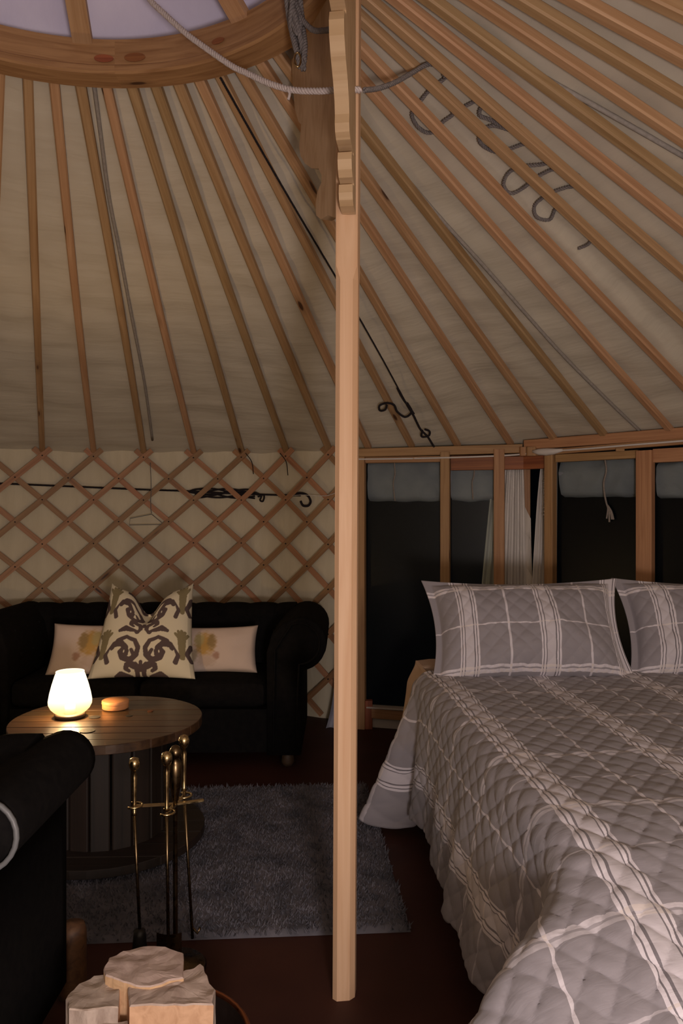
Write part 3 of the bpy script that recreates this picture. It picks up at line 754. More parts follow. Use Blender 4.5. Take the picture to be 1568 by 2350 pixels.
# wire coat hanger
ch_ = [WP(345, 1062, .03), WP(347, 1110, .03), WP(346, 1160, .03), WP(348, 1178, .03)]
v, f, uv = tube(spline(ch_, 5), .0022, 6); m_ = MB(); m_.add(v, f, uv)
v, f, uv = tube([WP(348, 1180, .03), WP(299, 1190, .03), WP(297, 1205, .03), WP(368, 1204, .03), WP(372, 1200, .03), WP(348, 1180, .03)], .0026, 6); m_.add(v, f, uv)
tag(m_.build('coat_hanger', STEELROD, None, True), 'grey wire hanger hooked on the lattice above the patterned cushion', 'hanger')
for x, y0, y1 in ((582, 1050, 1088), (661, 1050, 1091)):
    v, f, uv = tube(spline([WP(x-18, y0-10, .03), WP(x-4, y0+10, .035), WP(x, y1, .03)], 5), .0028, 5); mk('tie_cord', v, f, ROPE_K, wall_l, uv, True)

# ------------------------------------------------------------------ rug
rc = [V(.215, 2.385), V(.115, 3.66), V(-1.95, 3.52), V(-1.85, 2.245)]
rg = empty('rug', (-.9, 2.95, 0), 'grey shaggy rectangular rug lying under the spool table', 'rug')
nu, nv = 150, 100; U, W_ = np.meshgrid(np.linspace(0, 1, nu), np.linspace(0, 1, nv), indexing='ij')
B = (1-U)[..., None]*((1-W_)[..., None]*rc[0]+W_[..., None]*rc[1])+U[..., None]*((1-W_)[..., None]*rc[3]+W_[..., None]*rc[2])
X = np.zeros((nu, nv, 3)); X[..., :2] = B; X[..., 2] = .014+rng.uniform(-.003, .003, (nu, nv))
ed = (U < 1e-6) | (U > 1-1e-6) | (W_ < 1e-6) | (W_ > 1-1e-6); X[..., 2][ed] = .001
v, f = grid(X); mk('backing', v, f, RUG, rg, None, True)
N = 26000; u = rng.uniform(0, 1, N)**1.0; w = rng.uniform(0, 1, N); u = u*.95
bse = (1-u)[:, None]*((1-w)[:, None]*rc[0]+w[:, None]*rc[1])+u[:, None]*((1-w)[:, None]*rc[3]+w[:, None]*rc[2])
ang = rng.uniform(0, 2*math.pi, N); tilt = rng.uniform(.004, .018, N); h = rng.uniform(.018, .030, N); vv = np.zeros((N, 4, 3))
for k in range(3):
    a = ang+k*2.094; vv[:, k, 0] = bse[:, 0]+.005*np.cos(a); vv[:, k, 1] = bse[:, 1]+.005*np.sin(a); vv[:, k, 2] = .008
ta = rng.uniform(0, 2*math.pi, N); vv[:, 3, 0] = bse[:, 0]+tilt*np.cos(ta); vv[:, 3, 1] = bse[:, 1]+tilt*np.sin(ta); vv[:, 3, 2] = h
ix = np.arange(N)*4; ff = np.concatenate([np.stack([ix, ix+1, ix+3], 1), np.stack([ix+1, ix+2, ix+3], 1), np.stack([ix+2, ix, ix+3], 1)])
o = mk('pile', vv.reshape(-1, 3), ff, RUG, rg); o['kind'] = 'stuff'

# ------------------------------------------------------------------ chesterfield seating
def chesterfield(name, loc, rot, inner, depth, n_cush, label, cat, rs=.12, ztop=.765, foot=.07, seat_z=.44, arm_top=None, flare=0.0, pipe=None):
    t = bpy.data.objects.new(name, None); C.objects.link(t); t.location = loc; t.rotation_euler = (0, 0, rot); tag(t, label, cat)
    at = .175; hw = inner/2+at; hd = depth/2
    def prt(nm, v, f, mat=SOFA, uv=None, smooth=True, parent=None):
        o = mk(nm, v, f, mat, None, uv, smooth); o.parent = parent or t; return o
    cz = ztop-rs
    bt = ztop; bz = cz; ztop = arm_top or ztop; cz = ztop-rs
    def scroll(sign):          # profile (out, z): from floor outer up round the scroll to inner side down to seat
        pr = [(0, foot), (0, .25), (0.0, cz-rs+.02)]
        for k in range(15):
            a = -math.pi*.5+math.pi*k/14*1.12; pr.append((rs*math.cos(a)*1.0+.002, cz+rs*math.sin(a)))
        pr += [(-at*.55, ztop-.035), (-at*.85, ztop-.09), (-at, ztop-.18), (-at, foot)]
        return pr
    for sg in (-1, 1):
        pr = scroll(sg); ys = [-hd, -hd+.015, -hd+.03]+list(np.linspace(-hd+.08, hd+.02, 12)); n = len(pr); v = []
        for j, y in enumerate(ys):
            sh = .965 if j == 0 else .99 if j == 1 else 1
            for a, z in pr: v.append((sg*(hw+(a+at*.3)*sh-at*.3), y, foot+(z-foot)*(1-(1-sh)*.4)))
        f = [tuple(range(n)) if sg < 0 else tuple(reversed(range(n)))]
        for j in range(len(ys)-1):
            for i in range(n):
                q = (j*n+i, j*n+(i+1) % n, (j+1)*n+(i+1) % n, (j+1)*n+i); f.append(q if sg > 0 else tuple(reversed(q)))
        f.append(tuple((len(ys)-1)*n+i for i in range(n)))
        arm = prt('arm', v, f)
        # front facing panel with piping
        pts = []
        pk = .98 if pipe else .80
        for a, z in pr[3:18]: pts.append((sg*(hw+a*pk-(0 if pipe else .01)), -hd-.006, cz+(z-cz)*pk))
        pts = [(sg*(hw-.02), -hd-.006, foot+.02)]+[(sg*(hw-.02), -hd-.006, .3)]+pts+[(sg*(hw-at*.75), -hd-.006, ztop-.16), (sg*(hw-at*.8), -hd-.006, foot+.02)]
        vv_, f_, u_ = tube(pts, .006, 6); prt('piping', vv_, f_, pipe or SOFA, uv=u_, parent=arm)
        for c in range(3):
            for r in range(2):
                y = -hd+.16+c*(depth-.3)/2.6; z = ztop-.09-.12*r-.0*c
                vv_, f_, u_ = lathe([(.001, .008), (.008, .006), (.011, 0)], 10); R = Matrix.Rotation(-sg*math.pi/2, 3, 'Y')
                vv_ = [tuple(R @ Vector(p)+Vector((sg*(hw-at-.002-(-.03 if r == 0 else 0)), y, z))) for p in vv_]; prt('button', vv_, f_, uv=u_, parent=arm)
    ztop, cz = bt, bz
    # back: grid swept across, tufted front
    nx, npf = 120, 44; prb = []
    yb = hd
    prof = [(yb-.20, .30), (yb-.20, .46), (yb-.19, ztop-.16), (yb-.16, ztop-.07), (yb-.10, ztop-.015), (yb-.02, ztop)]
    for k in range(1, 12): a = math.pi/2-math.pi*k/11; prof.append((yb-.01+rs*.8*math.cos(a), cz+rs*math.sin(a)))
    prof += [(yb, cz-rs), (yb, .3), (yb, foot)]
    d = np.r_[0, np.cumsum([math.hypot(prof[i+1][0]-prof[i][0], prof[i+1][1]-prof[i][1]) for i in range(len(prof)-1)])]
    s = np.linspace(0, d[-1], npf); py_ = np.interp(s, d, [p[0] for p in prof]); pz_ = np.interp(s, d, [p[1] for p in prof])
    xs = np.linspace(-hw+.06, hw-.06, nx); X = np.zeros((nx, npf, 3)); ncol = max(3, round(inner/.155)); pit = inner/ncol
    for i, x in enumerate(xs):
        c = abs(math.sin(math.pi*(x+inner/2)/pit)); 
        for j in range(npf):
            X[i, j] = (x*(1+flare*sstep(.2, ztop, pz_[j])), py_[j], pz_[j])
            if s[j] < .75:
                X[i, j, 1] += .02*(1-c**.6)*(s[j] > .1); 
                if s[j] > .38: X[i, j, 2] -= .014*(1-c**.5)*sstep(.38, .5, s[j])
    v, f = grid(X); f = f.tolist()+[list(range(npf)), list(range(nx*npf-1, (nx-1)*npf-1, -1))]; bk = prt('back', v, f)
    for c in range(ncol+1):
        for r, (y, z) in enumerate(((yb-.175, ztop-.20), (yb-.13, ztop-.06))):
            x = -inner/2+pit*(c+.5*(r == 0)); 
            if x > inner/2: continue
            vv_, f_, u_ = lathe([(.001, .008), (.009, .006), (.012, 0)], 10); R = Matrix.Rotation(math.pi/2, 3, 'X')
            prt('button', [tuple(R @ Vector(p)+Vector((x, y-.002, z))) for p in vv_], f_, uv=u_, parent=bk)
    m = rbox(0, -.0, (foot+.30)/2, inner+.03, depth-.05, .30-foot, .015, 6); prt('seat_base', m.v, m.f)
    cwid = inner/n_cush
    for k in range(n_cush):
        m = rbox(-inner/2+cwid*(k+.5), -.10, (seat_z+.30)/2, cwid-.004, depth-.21, seat_z-.30, .045, 12, puff=.02); prt('seat_cushion', m.v, m.f)
    for sx in (-1, 1):
        for sy in (-1, 1):
            vv_, f_, u_ = lathe([(.022, 0), (.034, .02), (.030, foot*.8), (.024, foot+.01)], 16, (sx*(hw-.07), sy*(hd-.06), 0), True); prt('leg', vv_, f_, BASE_D, u_)
    return t
SOFC = ((-.207-1.865)/2, 4.26)
sofa = chesterfield('sofa', (SOFC[0], SOFC[1], 0), 0, 1.31, .72, 2, 'black button-tufted sofa with rolled arms against the lattice wall', 'sofa', rs=.13)
chair = chesterfield('armchair', (-1.145, 1.768, 0), 0, .50, .46, 1, 'black rolled-arm armchair with grey piping at the left edge in the foreground', 'armchair', rs=.074, ztop=.730, pipe=STEELROD)

# ------------------------------------------------------------------ cushions
def pillow(name, cen, ex, ey, hw, hh, th, mat, label, cat, group=None, n=(70, 50), chop=0.0, taper=0.0, quilt=0.0, colfn=None, uvs=(1, 1), flange=0.0, lump=.012, seed=0, pinch=.07, ears=0.0):
    ex = unit(np.array(ex, float)); ey = np.array(ey, float); ey = unit(ey-ex*np.dot(ex, ey)); ez = np.cross(ex, ey)   # ez toward the camera
    S, T = np.meshgrid(np.linspace(-1, 1, n[0]), np.linspace(-1, 1, n[1]), indexing='ij')
    fx = 1-pinch*(1-T**2)*np.abs(S)**2; fy = 1-pinch*(1-S**2)*np.abs(T)**2
    x = S*hw*fx*(1-taper*(T+1)/2); y = T*hh*fy
    if chop:
        y = y-chop*np.exp(-((S-.0)/.34)**2)*sstep(-.2, 1, T); y = y+ears*np.abs(S)**6*sstep(.5, 1, T)
    Si = np.clip(np.abs(S)/(1-flange*.8), 0, 1); Ti = np.clip(np.abs(T)/(1-flange), 0, 1)
    prof = ((1-Si**2.6)*(1-Ti**2.6))**.55
    sides = []
    for sg in (1, -1):
        z = sg*(th*prof+.003)
        nz = np.array([[noise.noise(Vector((a*2.3+seed, b*1.7, sg))) for b in np.linspace(-1, 1, n[1])] for a in np.linspace(-1, 1, n[0])])
        z = z+sg*lump*nz*prof
        if chop and sg > 0: z = z-.045*np.exp(-(S/.16)**2)*sstep(-.1, .9, T)
        if quilt:
            U, W_ = S*hw, T*hh; c = .072; q = np.abs(np.sin(math.pi*(U+W_)/c))*np.abs(np.sin(math.pi*(U-W_)/c)); z = z+sg*quilt*(q**.4)*np.minimum(1, prof*3)
        X = cen+ex*x[..., None]+ey*y[..., None]+ez*z[..., None]
        sides.append(X)
    mb_v = []; mb_f = []; mb_uv = []; cols = []
    for k, X in enumerate(sides):
        v, f = grid(X)
        if k == 0: f = f
        else: f = f[:, ::-1]
        mb_f.append(f+len(mb_v)*v.shape[0]); mb_v.append(v); mb_uv.append(np.stack([S*hw*uvs[0], T*hh*uvs[1]], 2).reshape(-1, 2))
        cols.append(colfn(S, T).reshape(-1, 3) if colfn is not None else None)
    v = np.concatenate(mb_v); f = np.concatenate(mb_f); uv = np.concatenate(mb_uv)
    # close the rim
    nu, nv = n; idx = np.arange(nu*nv).reshape(nu, nv); rim = np.concatenate([idx[:, 0], idx[-1, 1:], idx[-2::-1, -1], idx[0, -2:0:-1]])
    o2 = nu*nv; r2 = np.roll(rim, -1); f = np.concatenate([f, np.stack([rim, rim+o2, r2+o2, r2], 1)])
    o = mk(name, v, f, mat, None, uv, True, cols=np.concatenate(cols) if colfn is not None else None)
    return tag(o, label, cat, group)

def spiral(cx, cy, r0, r1, a0, turns, w0, w1, n=26):
    out = []
    for k in range(n):
        t = k/(n-1); r = r0+(r1-r0)*t; a = a0+turns*2*math.pi*t; out.append((cx+r*math.cos(a), cy+r*math.sin(a), w0+(w1-w0)*t))
    return out
def damask(S, T):
    # mirrored acanthus scroll repeat drawn with strokes; coordinates in half-widths
    x = np.abs(S); y = T+.02*np.sin(x*9)
    cream = V(.70, .64, .50); dark = V(.105, .075, .075); olive = V(.24, .20, .115)
    m = np.zeros_like(x); mo = np.zeros_like(x)
    def stroke(pts, tgt):
        for i in range(len(pts)-1):
            (ax, ay, aw), (bx, by, bw) = pts[i], pts[i+1]; dx, dy = bx-ax, by-ay; L2 = dx*dx+dy*dy+1e-9
            t = np.clip(((x-ax)*dx+(y-ay)*dy)/L2, 0, 1); d = np.hypot(x-ax-t*dx, y-ay-t*dy); w = (aw+(bw-aw)*t)*1.18
            np.maximum(tgt, (d < w)*1.0, out=tgt)
    for y0 in (-1.42, -.42, .58):
        # big C scroll opening outward, tip curled
        stroke([(.60, y0-.02, .035), (.50, y0+.14, .035), (.32, y0+.24, .034), (.15, y0+.18, .036), (.07, y0+.02, .040), (.10, y0-.14, .045), (.22, y0-.24, .055), (.36, y0-.20, .058), (.42, y0-.10, .045), (.38, y0-.02, .03)], m)
        stroke([(.16, y0-.10, .035), (.20, y0-.02, .03)], m); stroke([(.30, y0-.12, .04), (.28, y0-.04, .03)], m)
        # inner plume
        stroke([(.66, y0-.02, .02), (.56, y0+.06, .055), (.42, y0+.09, .06), (.32, y0+.02, .05), (.30, y0-.03, .035)], m)
        # upper hooked leaf
        stroke([(.50, y0+.36, .03), (.36, y0+.44, .06), (.22, y0+.42, .045)], m)
        stroke([(.06, y0+.44, .035), (.07, y0+.60, .04), (.16, y0+.68, .045), (.26, y0+.66, .045), (.28, y0+.58, .04), (.22, y0+.54, .03)], m)
        stroke([(.06, y0+.44, .03), (.12, y0+.36, .04), (.18, y0+.42, .03)], m)
        # side palmette
        for a in (-.9, -.45, 0, .45, .9):
            stroke([(.80, y0+.18, .03), (.80+.20*math.sin(a)*.8, y0+.18+.22*math.cos(a), .030)], mo)
        stroke([(.80, y0-.16, .05), (.80, y0+.20, .075), (.80, y0+.38, .03)], mo)
        stroke([(.97, y0-.24, .03), (.90, y0-.08, .04), (.98, y0+.08, .04)], m); stroke([(.66, y0-.30, .04), (.72, y0-.14, .035), (.66, y0-.02, .02)], m)
        # centre bud
        for a in (-1.1, -.55, 0, .55): stroke([(.0, y0-.46, .03), (abs(math.sin(a))*.20, y0-.46+.15*math.cos(a)+.02, .03)], m)
        stroke([(0, y0-.46, .04), (0, y0-.40, .045)], mo)
    c = cream+(dark-cream)*m[..., None]; c = np.where((mo > .5)[..., None] & (m < .5)[..., None], olive, c)
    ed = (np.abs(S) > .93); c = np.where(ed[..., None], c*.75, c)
    return c
def floral(ox, sign):
    blobs = [(ox, .15, .30, .55, (.50, .30, .08)), (ox+.18*sign, .25, .12, .35, (.32, .22, .10)), (ox-.15*sign, .35, .14, .3, (.42, .34, .16)), (ox+.30*sign, -.35, .10, .18, (.42, .25, .18)), (ox+.05, -.55, .25, .25, (.55, .42, .34)),
             (ox-.3*sign, -.3, .12, .3, (.40, .32, .22))]
    def fn(S, T):
        c = np.ones(S.shape+(3,))*V(.66, .53, .46); nz = np.sin(S*23+T*11)*np.sin(T*19-S*7)*.3+np.sin(S*51)*np.sin(T*47)*.2
        for bx, by, rx, ry, col in blobs:
            d = ((S-bx)/rx)**2+((T-by)/ry)**2+nz*.8; w = np.clip(1.35-d, 0, 1)*.95; c = c*(1-w[..., None])+V(*col)*w[..., None]
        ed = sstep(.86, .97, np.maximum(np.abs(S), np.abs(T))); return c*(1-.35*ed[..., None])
    return fn
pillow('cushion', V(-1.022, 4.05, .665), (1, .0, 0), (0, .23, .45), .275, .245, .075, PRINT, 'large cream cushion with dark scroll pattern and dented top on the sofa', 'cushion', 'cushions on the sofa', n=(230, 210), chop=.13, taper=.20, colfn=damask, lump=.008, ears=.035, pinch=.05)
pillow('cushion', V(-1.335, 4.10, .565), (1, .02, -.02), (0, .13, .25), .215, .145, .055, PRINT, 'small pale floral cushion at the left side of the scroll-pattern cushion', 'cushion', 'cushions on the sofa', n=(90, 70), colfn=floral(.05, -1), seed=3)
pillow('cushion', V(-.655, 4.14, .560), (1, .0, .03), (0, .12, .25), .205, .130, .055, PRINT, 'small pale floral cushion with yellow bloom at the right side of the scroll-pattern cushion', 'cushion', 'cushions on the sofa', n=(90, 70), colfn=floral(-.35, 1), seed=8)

# ------------------------------------------------------------------ spool table
TX, TY, TR, TZ = -.918, 3.025, .365, .492
tt = empty('spool_table', (TX, TY, 0), 'round wooden cable spool table with plank top on the rug', 'table')
def disc_planks(z0, z1, R, n, name, parent, ang=.03, gap=.0022, mat=None):
    w = 2*R/n
    for k in range(n):
        y0 = -R+k*w+gap/2; y1 = -R+(k+1)*w-gap/2; poly = []
        ys = np.linspace(y0, y1, 9); xr = [(math.sqrt(max(R*R-y*y, 1e-6)), y) for y in ys]; xl = [(-x, y) for x, y in reversed(xr)]
        poly = xr+xl; c, s = math.cos(ang), math.sin(ang); poly = [(TX+x*c-y*s, TY+x*s+y*c) for x, y in poly]
        v, f, uv = prism(poly, z0, z1-random.uniform(0, .0015)); o = mk(name, v, f, mat or W_TABLE, parent, uv)
        bv = o.modifiers.new('edge', 'BEVEL'); bv.width = .002; bv.segments = 1
disc_planks(TZ-.035, TZ, TR, 9, 'top_plank', tt)
disc_planks(.034, .066, TR+.01, 7, 'bottom_plank', tt, mat=W_STAVE)  # bottom planks take the darker stave wood to imitate shade under the top
for k in range(18):
    a = 2*math.pi*k/18; r = .215
    p = V(TX+r*math.cos(a), TY+r*math.sin(a), 0); v, f, uv = beam(p+V(0, 0, .066), p+V(0, 0, TZ-.036), .070, .02, (math.cos(a), math.sin(a), 0), ch=.004); mk('stave', v, f, W_STAVE, tt, uv)
def hole(px, py, rx, nm='bolt_hole', mat=BLACKH):
    d = (CAMZ-TZ)*F/(py-1175); x = (px-784)/F*d; v, f, uv = lathe([(rx, 0), (rx, .0012), (.0005, .0014)], 18, (x, d, TZ)); return mk(nm, v, f, mat, tt, uv)
hole(217, 1646, .022); hole(296, 1643, .013); hole(200, 1677, .028, 'bolt_recess', W_STAVE); hole(193, 1678, .006); hole(202, 1678, .006); hole(210, 1677, .006)
hole(345, 1632, .012, 'bolt_head', COPPER)
# lamp
lp = empty('candle_lamp', LAMP, 'glowing tapered glass candle lamp on a dark base on the spool table', 'lamp')
v, f, uv = lathe([(.052, 0), (.058, .003), (.060, .012), (.052, .016), (.001, .016)], 36, LAMP); mk('base', v, f, BASE_D, lp, uv, True)
g = [(.050, .016), (.062, .024), (.074, .036), (.082, .052), (.083, .066), (.078, .095), (.069, .130), (.058, .165), (.052, .180)]
v, f, uv = lathe(g, 48, LAMP); mk('glass_shade', v, f, GLOW, lp, uv, True)
v, f, uv = lathe([(.020, .016), (.020, .048), (.001, .050)], 20, LAMP); mk('candle', v, f, WAX, lp, uv, True)
v, f, uv = lathe([(.0005, .054), (.006, .062), (.007, .072), (.004, .086), (.0005, .098)], 12, LAMP); mk('flame', v, f, FLAME, lp, uv, True)
for (r, z) in ((.053, .180),):
    v, f, uv = tube([V(LAMP[0]+r*math.cos(a), LAMP[1]+r*math.sin(a), LAMP[2]+z) for a in np.linspace(0, 2*math.pi, 40, endpoint=False)], .0015, 6, closed=True); mk('glass_rim', v, f, GLOW, lp, uv, True)
# round box
d = (CAMZ-TZ)*F/(1634-1175)+.055; x = (265-784)/F*d
rb = empty('round_box', (x, d, TZ), 'small round orange wooden box lying on the table right of the lamp', 'box')
v, f, uv = lathe([(.001, 0), (.050, 0), (.053, .003), (.053, .020)], 40, (x, d, TZ+.0015)); mk('body', v, f, TERRA, rb, uv, True)
v, f, uv = lathe([(.054, .0205), (.055, .023), (.054, .033), (.051, .035), (.001, .035)], 40, (x, d, TZ+.0015)); mk('lid', v, f, TERRA, rb, uv, True)

# ------------------------------------------------------------------ fire tools
ft = empty('fire_tool_set', (-.474, 2.2, 0), 'brass fireside companion set with knobbed tools standing behind the logs', 'fire tools')
FX, FY = -.474, 2.2
v, f, uv = lathe([(.001, 0), (.085, 0), (.088, .006), (.080, .014), (.03, .022), (.014, .034), (.001, .036)], 40, (FX, FY, 0)); mk('base', v, f, BRASS_D, ft, uv, True)
v, f, uv = lathe([(.007, .03), (.007, .475), (.010, .48), (.012, .50), (.016, .52), (.020, .555), (.018, .585), (.010, .597), (.013, .600), (.017, .610), (.017, .62), (.010, .632), (.001, .636)], 24, (FX, FY, 0)); mk('centre_rod', v, f, BRASS_D, ft, uv, True)
ZH = .475
def tool(x, y, xb, yb, ztop, zb, kind):
    t = mk('tool', *tube([V(x+(xb-x)*.0, y, ztop-.15), V(xb, yb, zb)], .0045, 10)[:2], BRASS_D, ft, None, True)
    v, f, uv = lathe([(.0045, -.15), (.009, -.148), (.0055, -.14), (.006, -.09), (.008, -.04), (.005, -.025), (.009, -.022), (.0145, -.012), (.016, 0), (.012, .011), (.001, .016)], 24, (x, y, ztop)); mk('handle', v, f, BRASS, t, uv, True)
    if kind == 'shovel':
        m = MB(); X = np.zeros((9, 9, 3))
        for i in range(9):
            for j in range(9):
                a = i/8*2-1; b = j/8; X[i, j] = (xb+a*.035, yb+.012*a*a, zb-b*.10)
        vv_, f_ = grid(X); mk('blade', vv_, f_, BRASS_D, t, None, True)
    if kind == 'brush':
        v, f, uv = lathe([(.001, .0), (.016, -.005), (.018, -.02), (.024, -.09), (.001, -.09)], 16, (xb, yb, zb)); mk('brush_head', v, f, IRON, t, uv, True)
    if kind == 'poker':
        v, f, uv = tube([V(xb, yb, zb+.03), V(xb+.015, yb, zb+.015), V(xb+.022, yb, zb+.03)], .004, 8); mk('hook', v, f, BRASS_D, t, uv, True)
tool(-.587, 2.185, -.572, 2.185, .590, .12, 'brush')
tool(-.484, 2.135, -.480, 2.135, .622, .13, 'shovel')
tool(-.462, 2.262, -.437, 2.262, .632, .05, 'poker')
for dx, dy in ((-.113, -.015), (.075, .03), (-.008, -.065), (.012, .062)):
    v, f, uv = beam((FX, FY, ZH-.008), (FX+dx, FY+dy, ZH-.008), .013, .006, (0, 0, 1), ch=.001); mk('hook_arm', v, f, BRASS, ft, uv)
for x, y in ((-.587, 2.185), (-.484, 2.135), (-.462, 2.262)):
    v, f, uv = tube([V(x+.022*math.cos(a), y+.022*math.sin(a), ZH-.006) for a in np.linspace(-2.2, 2.2, 16)], .0035, 6); mk('hook_ring', v, f, BRASS, ft, uv, True)

# ------------------------------------------------------------------ logs
def pxy(px, py, z):
    d = (CAMZ-z)*F/(py-1175); return ((px-784)/F*d, d)
def log(pts, z, h, label, bark_from=0, rough=.006, seed=0, lean=.0):
    poly = []
    n0 = len(pts)
    for i in range(n0):
        a = np.array(pxy(*pts[i], z)); b = np.array(pxy(*pts[(i+1) % n0], z))
        for k in range(4): poly.append(a+(b-a)*k/4)
    poly = np.array(poly); cen = poly.mean(0)
    poly += np.array([[noise.noise(Vector((p[0]*40, p[1]*40, seed))), noise.noise(Vector((p[0]*40, p[1]*40, seed+5)))] for p in poly])*rough
    n = len(poly); z0 = z-h
    t = empty('firewood_log', (cen[0], cen[1], z0), label, 'log', 'firewood standing in the log bucket')
    # top with relief
    rings = [1.0, .97, .8, .6, .4, .2]; v = []; f = []
    for q, s in enumerate(rings):
        for p in poly:
            r = cen+(p-cen)*s; v.append((r[0], r[1], z+(.0 if s < .99 else -.003)+.006*noise.noise(Vector((r[0]*30, r[1]*30, seed)))))
    v.append((cen[0], cen[1], z))
    for q in range(len(rings)-1):
        for i in range(n): f.append((q*n+i, q*n+(i+1) % n, (q+1)*n+(i+1) % n, (q+1)*n+i))
    for i in range(n): f.append(((len(rings)-1)*n+i, (len(rings)-1)*n+(i+1) % n, len(v)-1))
    mk('cut_end', v, [tuple(reversed(q)) if False else q for q in f], W_LOGTOP, t)
    v = []; f = []; zs = np.linspace(z, z0, 8)
    for j, zz in enumerate(zs):
        for p in poly:
            w = rough*.8*noise.noise(Vector((p[0]*30, p[1]*30, zz*14+seed))); dd = unit(p-cen); v.append((p[0]+dd[0]*w*(j > 0), p[1]+dd[1]*w*(j > 0), zz-(.003 if j == 0 else 0)+(0 if j else .006*noise.noise(Vector((p[0]*30, p[1]*30, seed))))))
    fs = [[], []]
    for j in range(7):
        for i in range(n): fs[1 if (i//4) in bark_from else 0].append((j*n+i, (j+1)*n+i, (j+1)*n+(i+1) % n, j*n+(i+1) % n))
    fs[0].append(tuple(7*n+i for i in range(n)))
    if fs[0]: mk('split_face', v, fs[0], W_LOGSIDE, t)
    if fs[1]: mk('bark', v, fs[1], W_BARK, t)
    return t
LA = log([(242, 2218), (252, 2196), (282, 2180), (330, 2170), (380, 2173), (421, 2186), (421, 2240), (380, 2252), (345, 2262), (300, 2256), (262, 2246), (241, 2236)], .315, .29, 'pale split log standing upright at the back of the firewood', bark_from=(0, 1, 2, 3, 4), seed=1)
LB = log([(149, 2290), (172, 2262), (215, 2240), (272, 2228), (277, 2262), (273, 2308), (215, 2316), (160, 2318)], .295, .27, 'rough-barked log standing at the left front of the firewood', bark_from=(0, 1, 2, 7, 6, 5), seed=4)
LC = log([(292, 2262), (345, 2250), (400, 2240), (440, 2222), (462, 2212), (478, 2238), (490, 2268), (487, 2304), (400, 2305), (298, 2306)], .306, .28, 'largest split log at the right front with smooth tan split face', bark_from=(4, 5, 6), seed=9)
LD = log([(172, 2356), (240, 2346), (292, 2340), (300, 2400), (230, 2420), (170, 2410)], .26, .24, 'low pale log nearest the camera, only its top edge showing at the bottom', bark_from=(0, 5), seed=14)
# bucket
bx, by = -.395, 1.60
bk = empty('log_bucket', (bx, by, 0), 'dark metal log bucket with copper handle holding the firewood', 'bucket')
v, f, uv = lathe([(.001, 0), (.15, 0), (.20, .19), (.204, .194), (.200, .19), (.146, .008), (.001, .008)], 40, (bx, by, 0)); mk('body', v, f, BUCKET, bk, uv, True)
v, f, uv = tube([V(bx+.203*math.cos(a), by+.203*math.sin(a), .195) for a in np.linspace(0, 2*math.pi, 48, endpoint=False)], .006, 8, closed=True); mk('rim', v, f, COPPER, bk, uv, True)
# small dark log by the armchair
d = 2.075; x = (166-784)/F*d
v, f, uv = lathe([(.001, 0), (.034, 0), (.037, .02), (.036, .17), (.030, .192), (.001, .198)], 20, (x, d, 0)); 
v = [(p[0]+.004*noise.noise(Vector((p[0]*60, p[1]*60, p[2]*20))), p[1], p[2]) for p in v]
tag(mk('dark_log', v, f, W_DARKLOG, None, uv, True), 'short dark brown rounded log standing beside the foreground armchair', 'log')

# ------------------------------------------------------------------ bed
BD = V(.0845, -.9964); BR = V(.9964, .0845); BH = V(.353, 3.45); BZ = .62; BL = 1.92; BW = 1.42
def bp_(u, v, z): q = BH+BR*u+BD*v; return V(q[0], q[1], z)
bed = empty('bed', bp_(BW/2, BL/2, 0), 'double bed made up with a plaid quilt at the right of the photo', 'bed')
def bbox(u0, u1, v0, v1, z0, z1, name, mat, r=.03):
    m = rbox((u0+u1)/2, -(v0+v1)/2, (z0+z1)/2, u1-u0, v1-v0, z1-z0, r, 8)
    v = [bp_(p[0], -p[1], p[2]) for p in m.v]; return mk(name, v, m.f, mat, bed, None, True)
bbox(.05, BW-.05, .03, BL-.04, .12, .36, 'base', BASE_D, .01); bbox(.015, BW-.015, .015, BL-.02, .362, .600, 'mattress', MATT, .05)
for u in (.10, BW-.10):
    for w in (.10, BL-.12): m = lathe([(.03, 0), (.03, .125)], 12, tuple(bp_(u, w, 0)), True); mk('leg', m[0], m[1], BASE_D, bed)
# beige sheet hanging at the head-left corner
nu, nv = 50, 40; X = np.zeros((nu, nv, 3))
for i in range(nu):
    for j in range(nv):
        s = i/(nu-1); t = j/(nv-1)       # s along bed edge from head, t downwards
        a = t*.54; out = .0+.035*sstep(0, .2, t)+.10*t**2+.010*math.sin(s*9+t*2)*t; z = .632-a*.98
        X[i, j] = bp_(-out-.012, -.02+s*.24, z)
v, f = grid(X); sh = mk('bed_sheet', v, f, SHEET, None, None, True); m_ = sh.modifiers.new('t', 'SOLIDIFY'); m_.thickness = .006
tag(sh, 'beige bed sheet corner hanging below the pillows beside the plaid quilt', 'sheet')
m = rbox(.225, -.06, .618, .49, .18, .045, .020, 8); o = mk('sheet_roll', [bp_(p[0], -p[1], p[2]) for p in m.v], m.f, SHEET, sh, None, True)
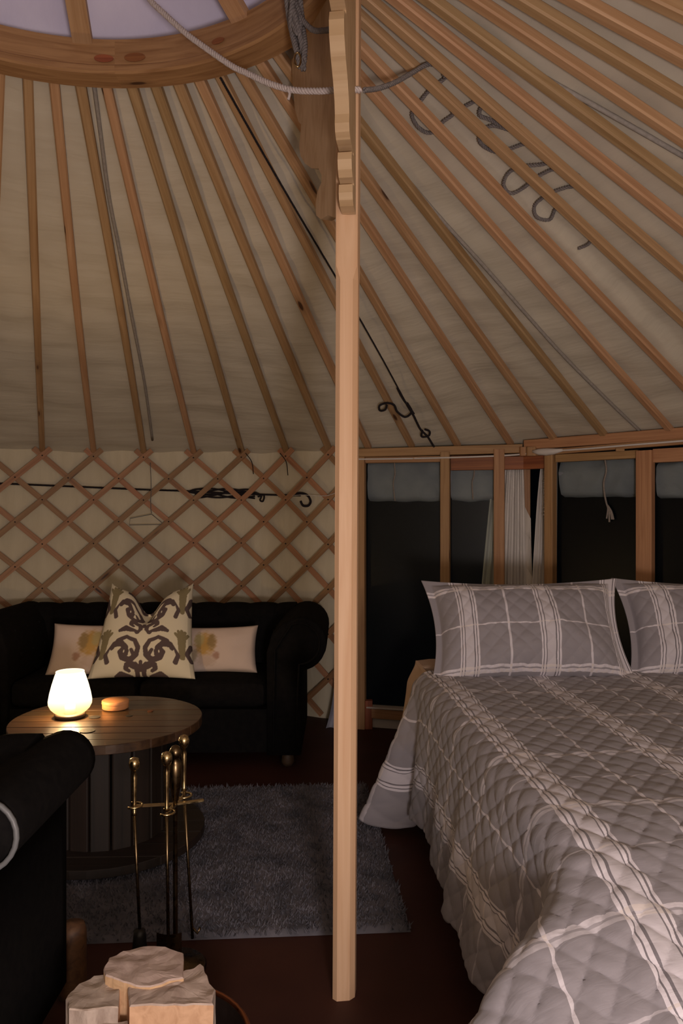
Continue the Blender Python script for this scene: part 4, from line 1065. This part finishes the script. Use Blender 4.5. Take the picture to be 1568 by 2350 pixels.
# quilt
us = np.arange(-.53, BW+.12, .0064); vs = np.arange(.24, BL+.98, .0064)
U, W_ = np.meshgrid(us, vs, indexing='ij')
A = np.maximum(-U, 0)*(1+.26*np.exp(-((W_-.27)/.13)**2)); AR = np.maximum(U-BW, 0); E = np.maximum(W_-BL, 0)
rr = .065; q = rr*math.pi/2
ns = np.array([[noise.noise(Vector((u*3.1, w*2.3, 2))) for w in vs[::4]] for u in us[::4]]); ns = np.repeat(np.repeat(ns, 4, 0), 4, 1)[:len(us), :len(vs)]
k = np.ones(9)/9
for _ in range(2): ns = np.apply_along_axis(lambda m: np.convolve(np.pad(m, 4, 'edge'), k, 'valid'), 0, ns); ns = np.apply_along_axis(lambda m: np.convolve(np.pad(m, 4, 'edge'), k, 'valid'), 1, ns)
def drop(A, fl):
    h = np.where(A < q, rr*np.sin(np.minimum(A, q)/rr), rr+(A-q)*fl); dz = np.where(A < q, rr*(1-np.cos(np.minimum(A, q)/rr)), rr+(A-q)*np.sqrt(1-fl**2)); return h, dz
headf = 1-sstep(.20, .62, W_)
pleat = .25*np.exp(-((W_-.275)/.050)**2)-.15*np.exp(-((W_-.385)/.05)**2)
fl = np.clip(.13+.05*np.sin(W_*5+1)+pleat, -.12, .75)
h1, d1 = drop(A, fl)
fold = sstep(.1, .55, A)*(.012*np.sin(W_*17+1.5*np.sin(W_*5))+.004*np.sin(W_*37+1)); h1 = h1+fold
kk = .30+.45*sstep(.16, .5, A)
h2, d2 = A*.93, A*kk*.9
wf = sstep(BL-.16, BL+.10, W_-.35*A)
h = h1*(1-wf)+h2*wf; dz = d1*(1-wf)+d2*wf
hR, dR = drop(AR, .12)
eh = np.where(E < .55, E*.93, .55*.93+(E-.55)*.35); ed_ = np.where(E < .55, E*.36, .55*.36+(E-.55)*.93)
sm = .03*np.exp(-((W_-BL)/.10)**2)
Z = BZ+.004-dz-dR-ed_-sm*.5+ns*.010+.004*np.sin(U*7+W_*3)
Z = np.where(A > 0, np.maximum(Z, .012+A*.02), Z); Z = np.maximum(Z, .010)
uu = np.where(U < 0, -h, np.where(U > BW, BW+hR, U)); vv_ = np.minimum(W_, BL)+eh
# heavy cloth wrinkles along the foot crease
wr_ = np.exp(-((W_-BL+.02)/.16)**2)*np.exp(-((U-.0)/.25)**2); Z += .002*wr_*np.sin((U*.8-W_)*70)
Q = np.zeros(U.shape+(3,)); XY = BH+uu[..., None]*BR+vv_[..., None]*BD; Q[..., :2] = XY; Q[..., 2] = Z
Nn = normals(Q); Nn *= np.sign(np.median(Nn[100:200, 30:130, 2]))
c = .078; cr = np.abs(np.sin(math.pi*(U*1.0+W_*.82)/c))*np.abs(np.sin(math.pi*(U*1.0-W_*.82)/c)); Q += Nn*(.0085*cr**.30)[..., None]
cz = .5*np.sin(U*160+6*np.sin(W_*31))+.5*np.sin(W_*140+5*np.sin(U*23)); Q += Nn*(.0009*cz)[..., None]
v, f = grid(Q); PLAID = plaid('plaid_quilt_cloth', ou=.02, ov=.10)
ql = mk('quilt', v, f, PLAID, None, np.stack([U, W_], 2).reshape(-1, 2), True); m_ = ql.modifiers.new('thick', 'SOLIDIFY'); m_.thickness = .010; m_.offset = -1
tag(ql, 'grey plaid diamond-stitched quilt spread over the bed with its corner trailing', 'quilt')
PL2 = plaid('plaid_sham_cloth', ou=-.020, ov=-.155, pu=.33, pv=.36, strong_v=True)
pillow('pillow', V(.775, 3.225, .800), (1, .02, .01), (0, .22, .37), .425, .240, .125, PL2, 'left plaid quilted pillow leaning at the head of the bed', 'pillow', 'pillows on the bed', n=(200, 120), quilt=.0075, flange=.10, lump=.03, seed=5, pinch=.10, uvs=(1, 1))
pillow('pillow', V(1.60, 3.25, .795), (1, -.03, -.02), (0, .22, .37), .425, .240, .125, PL2, 'right plaid quilted pillow, cut off by the right edge of the photo', 'pillow', 'pillows on the bed', n=(200, 120), quilt=.0075, flange=.10, lump=.03, seed=15, pinch=.10)
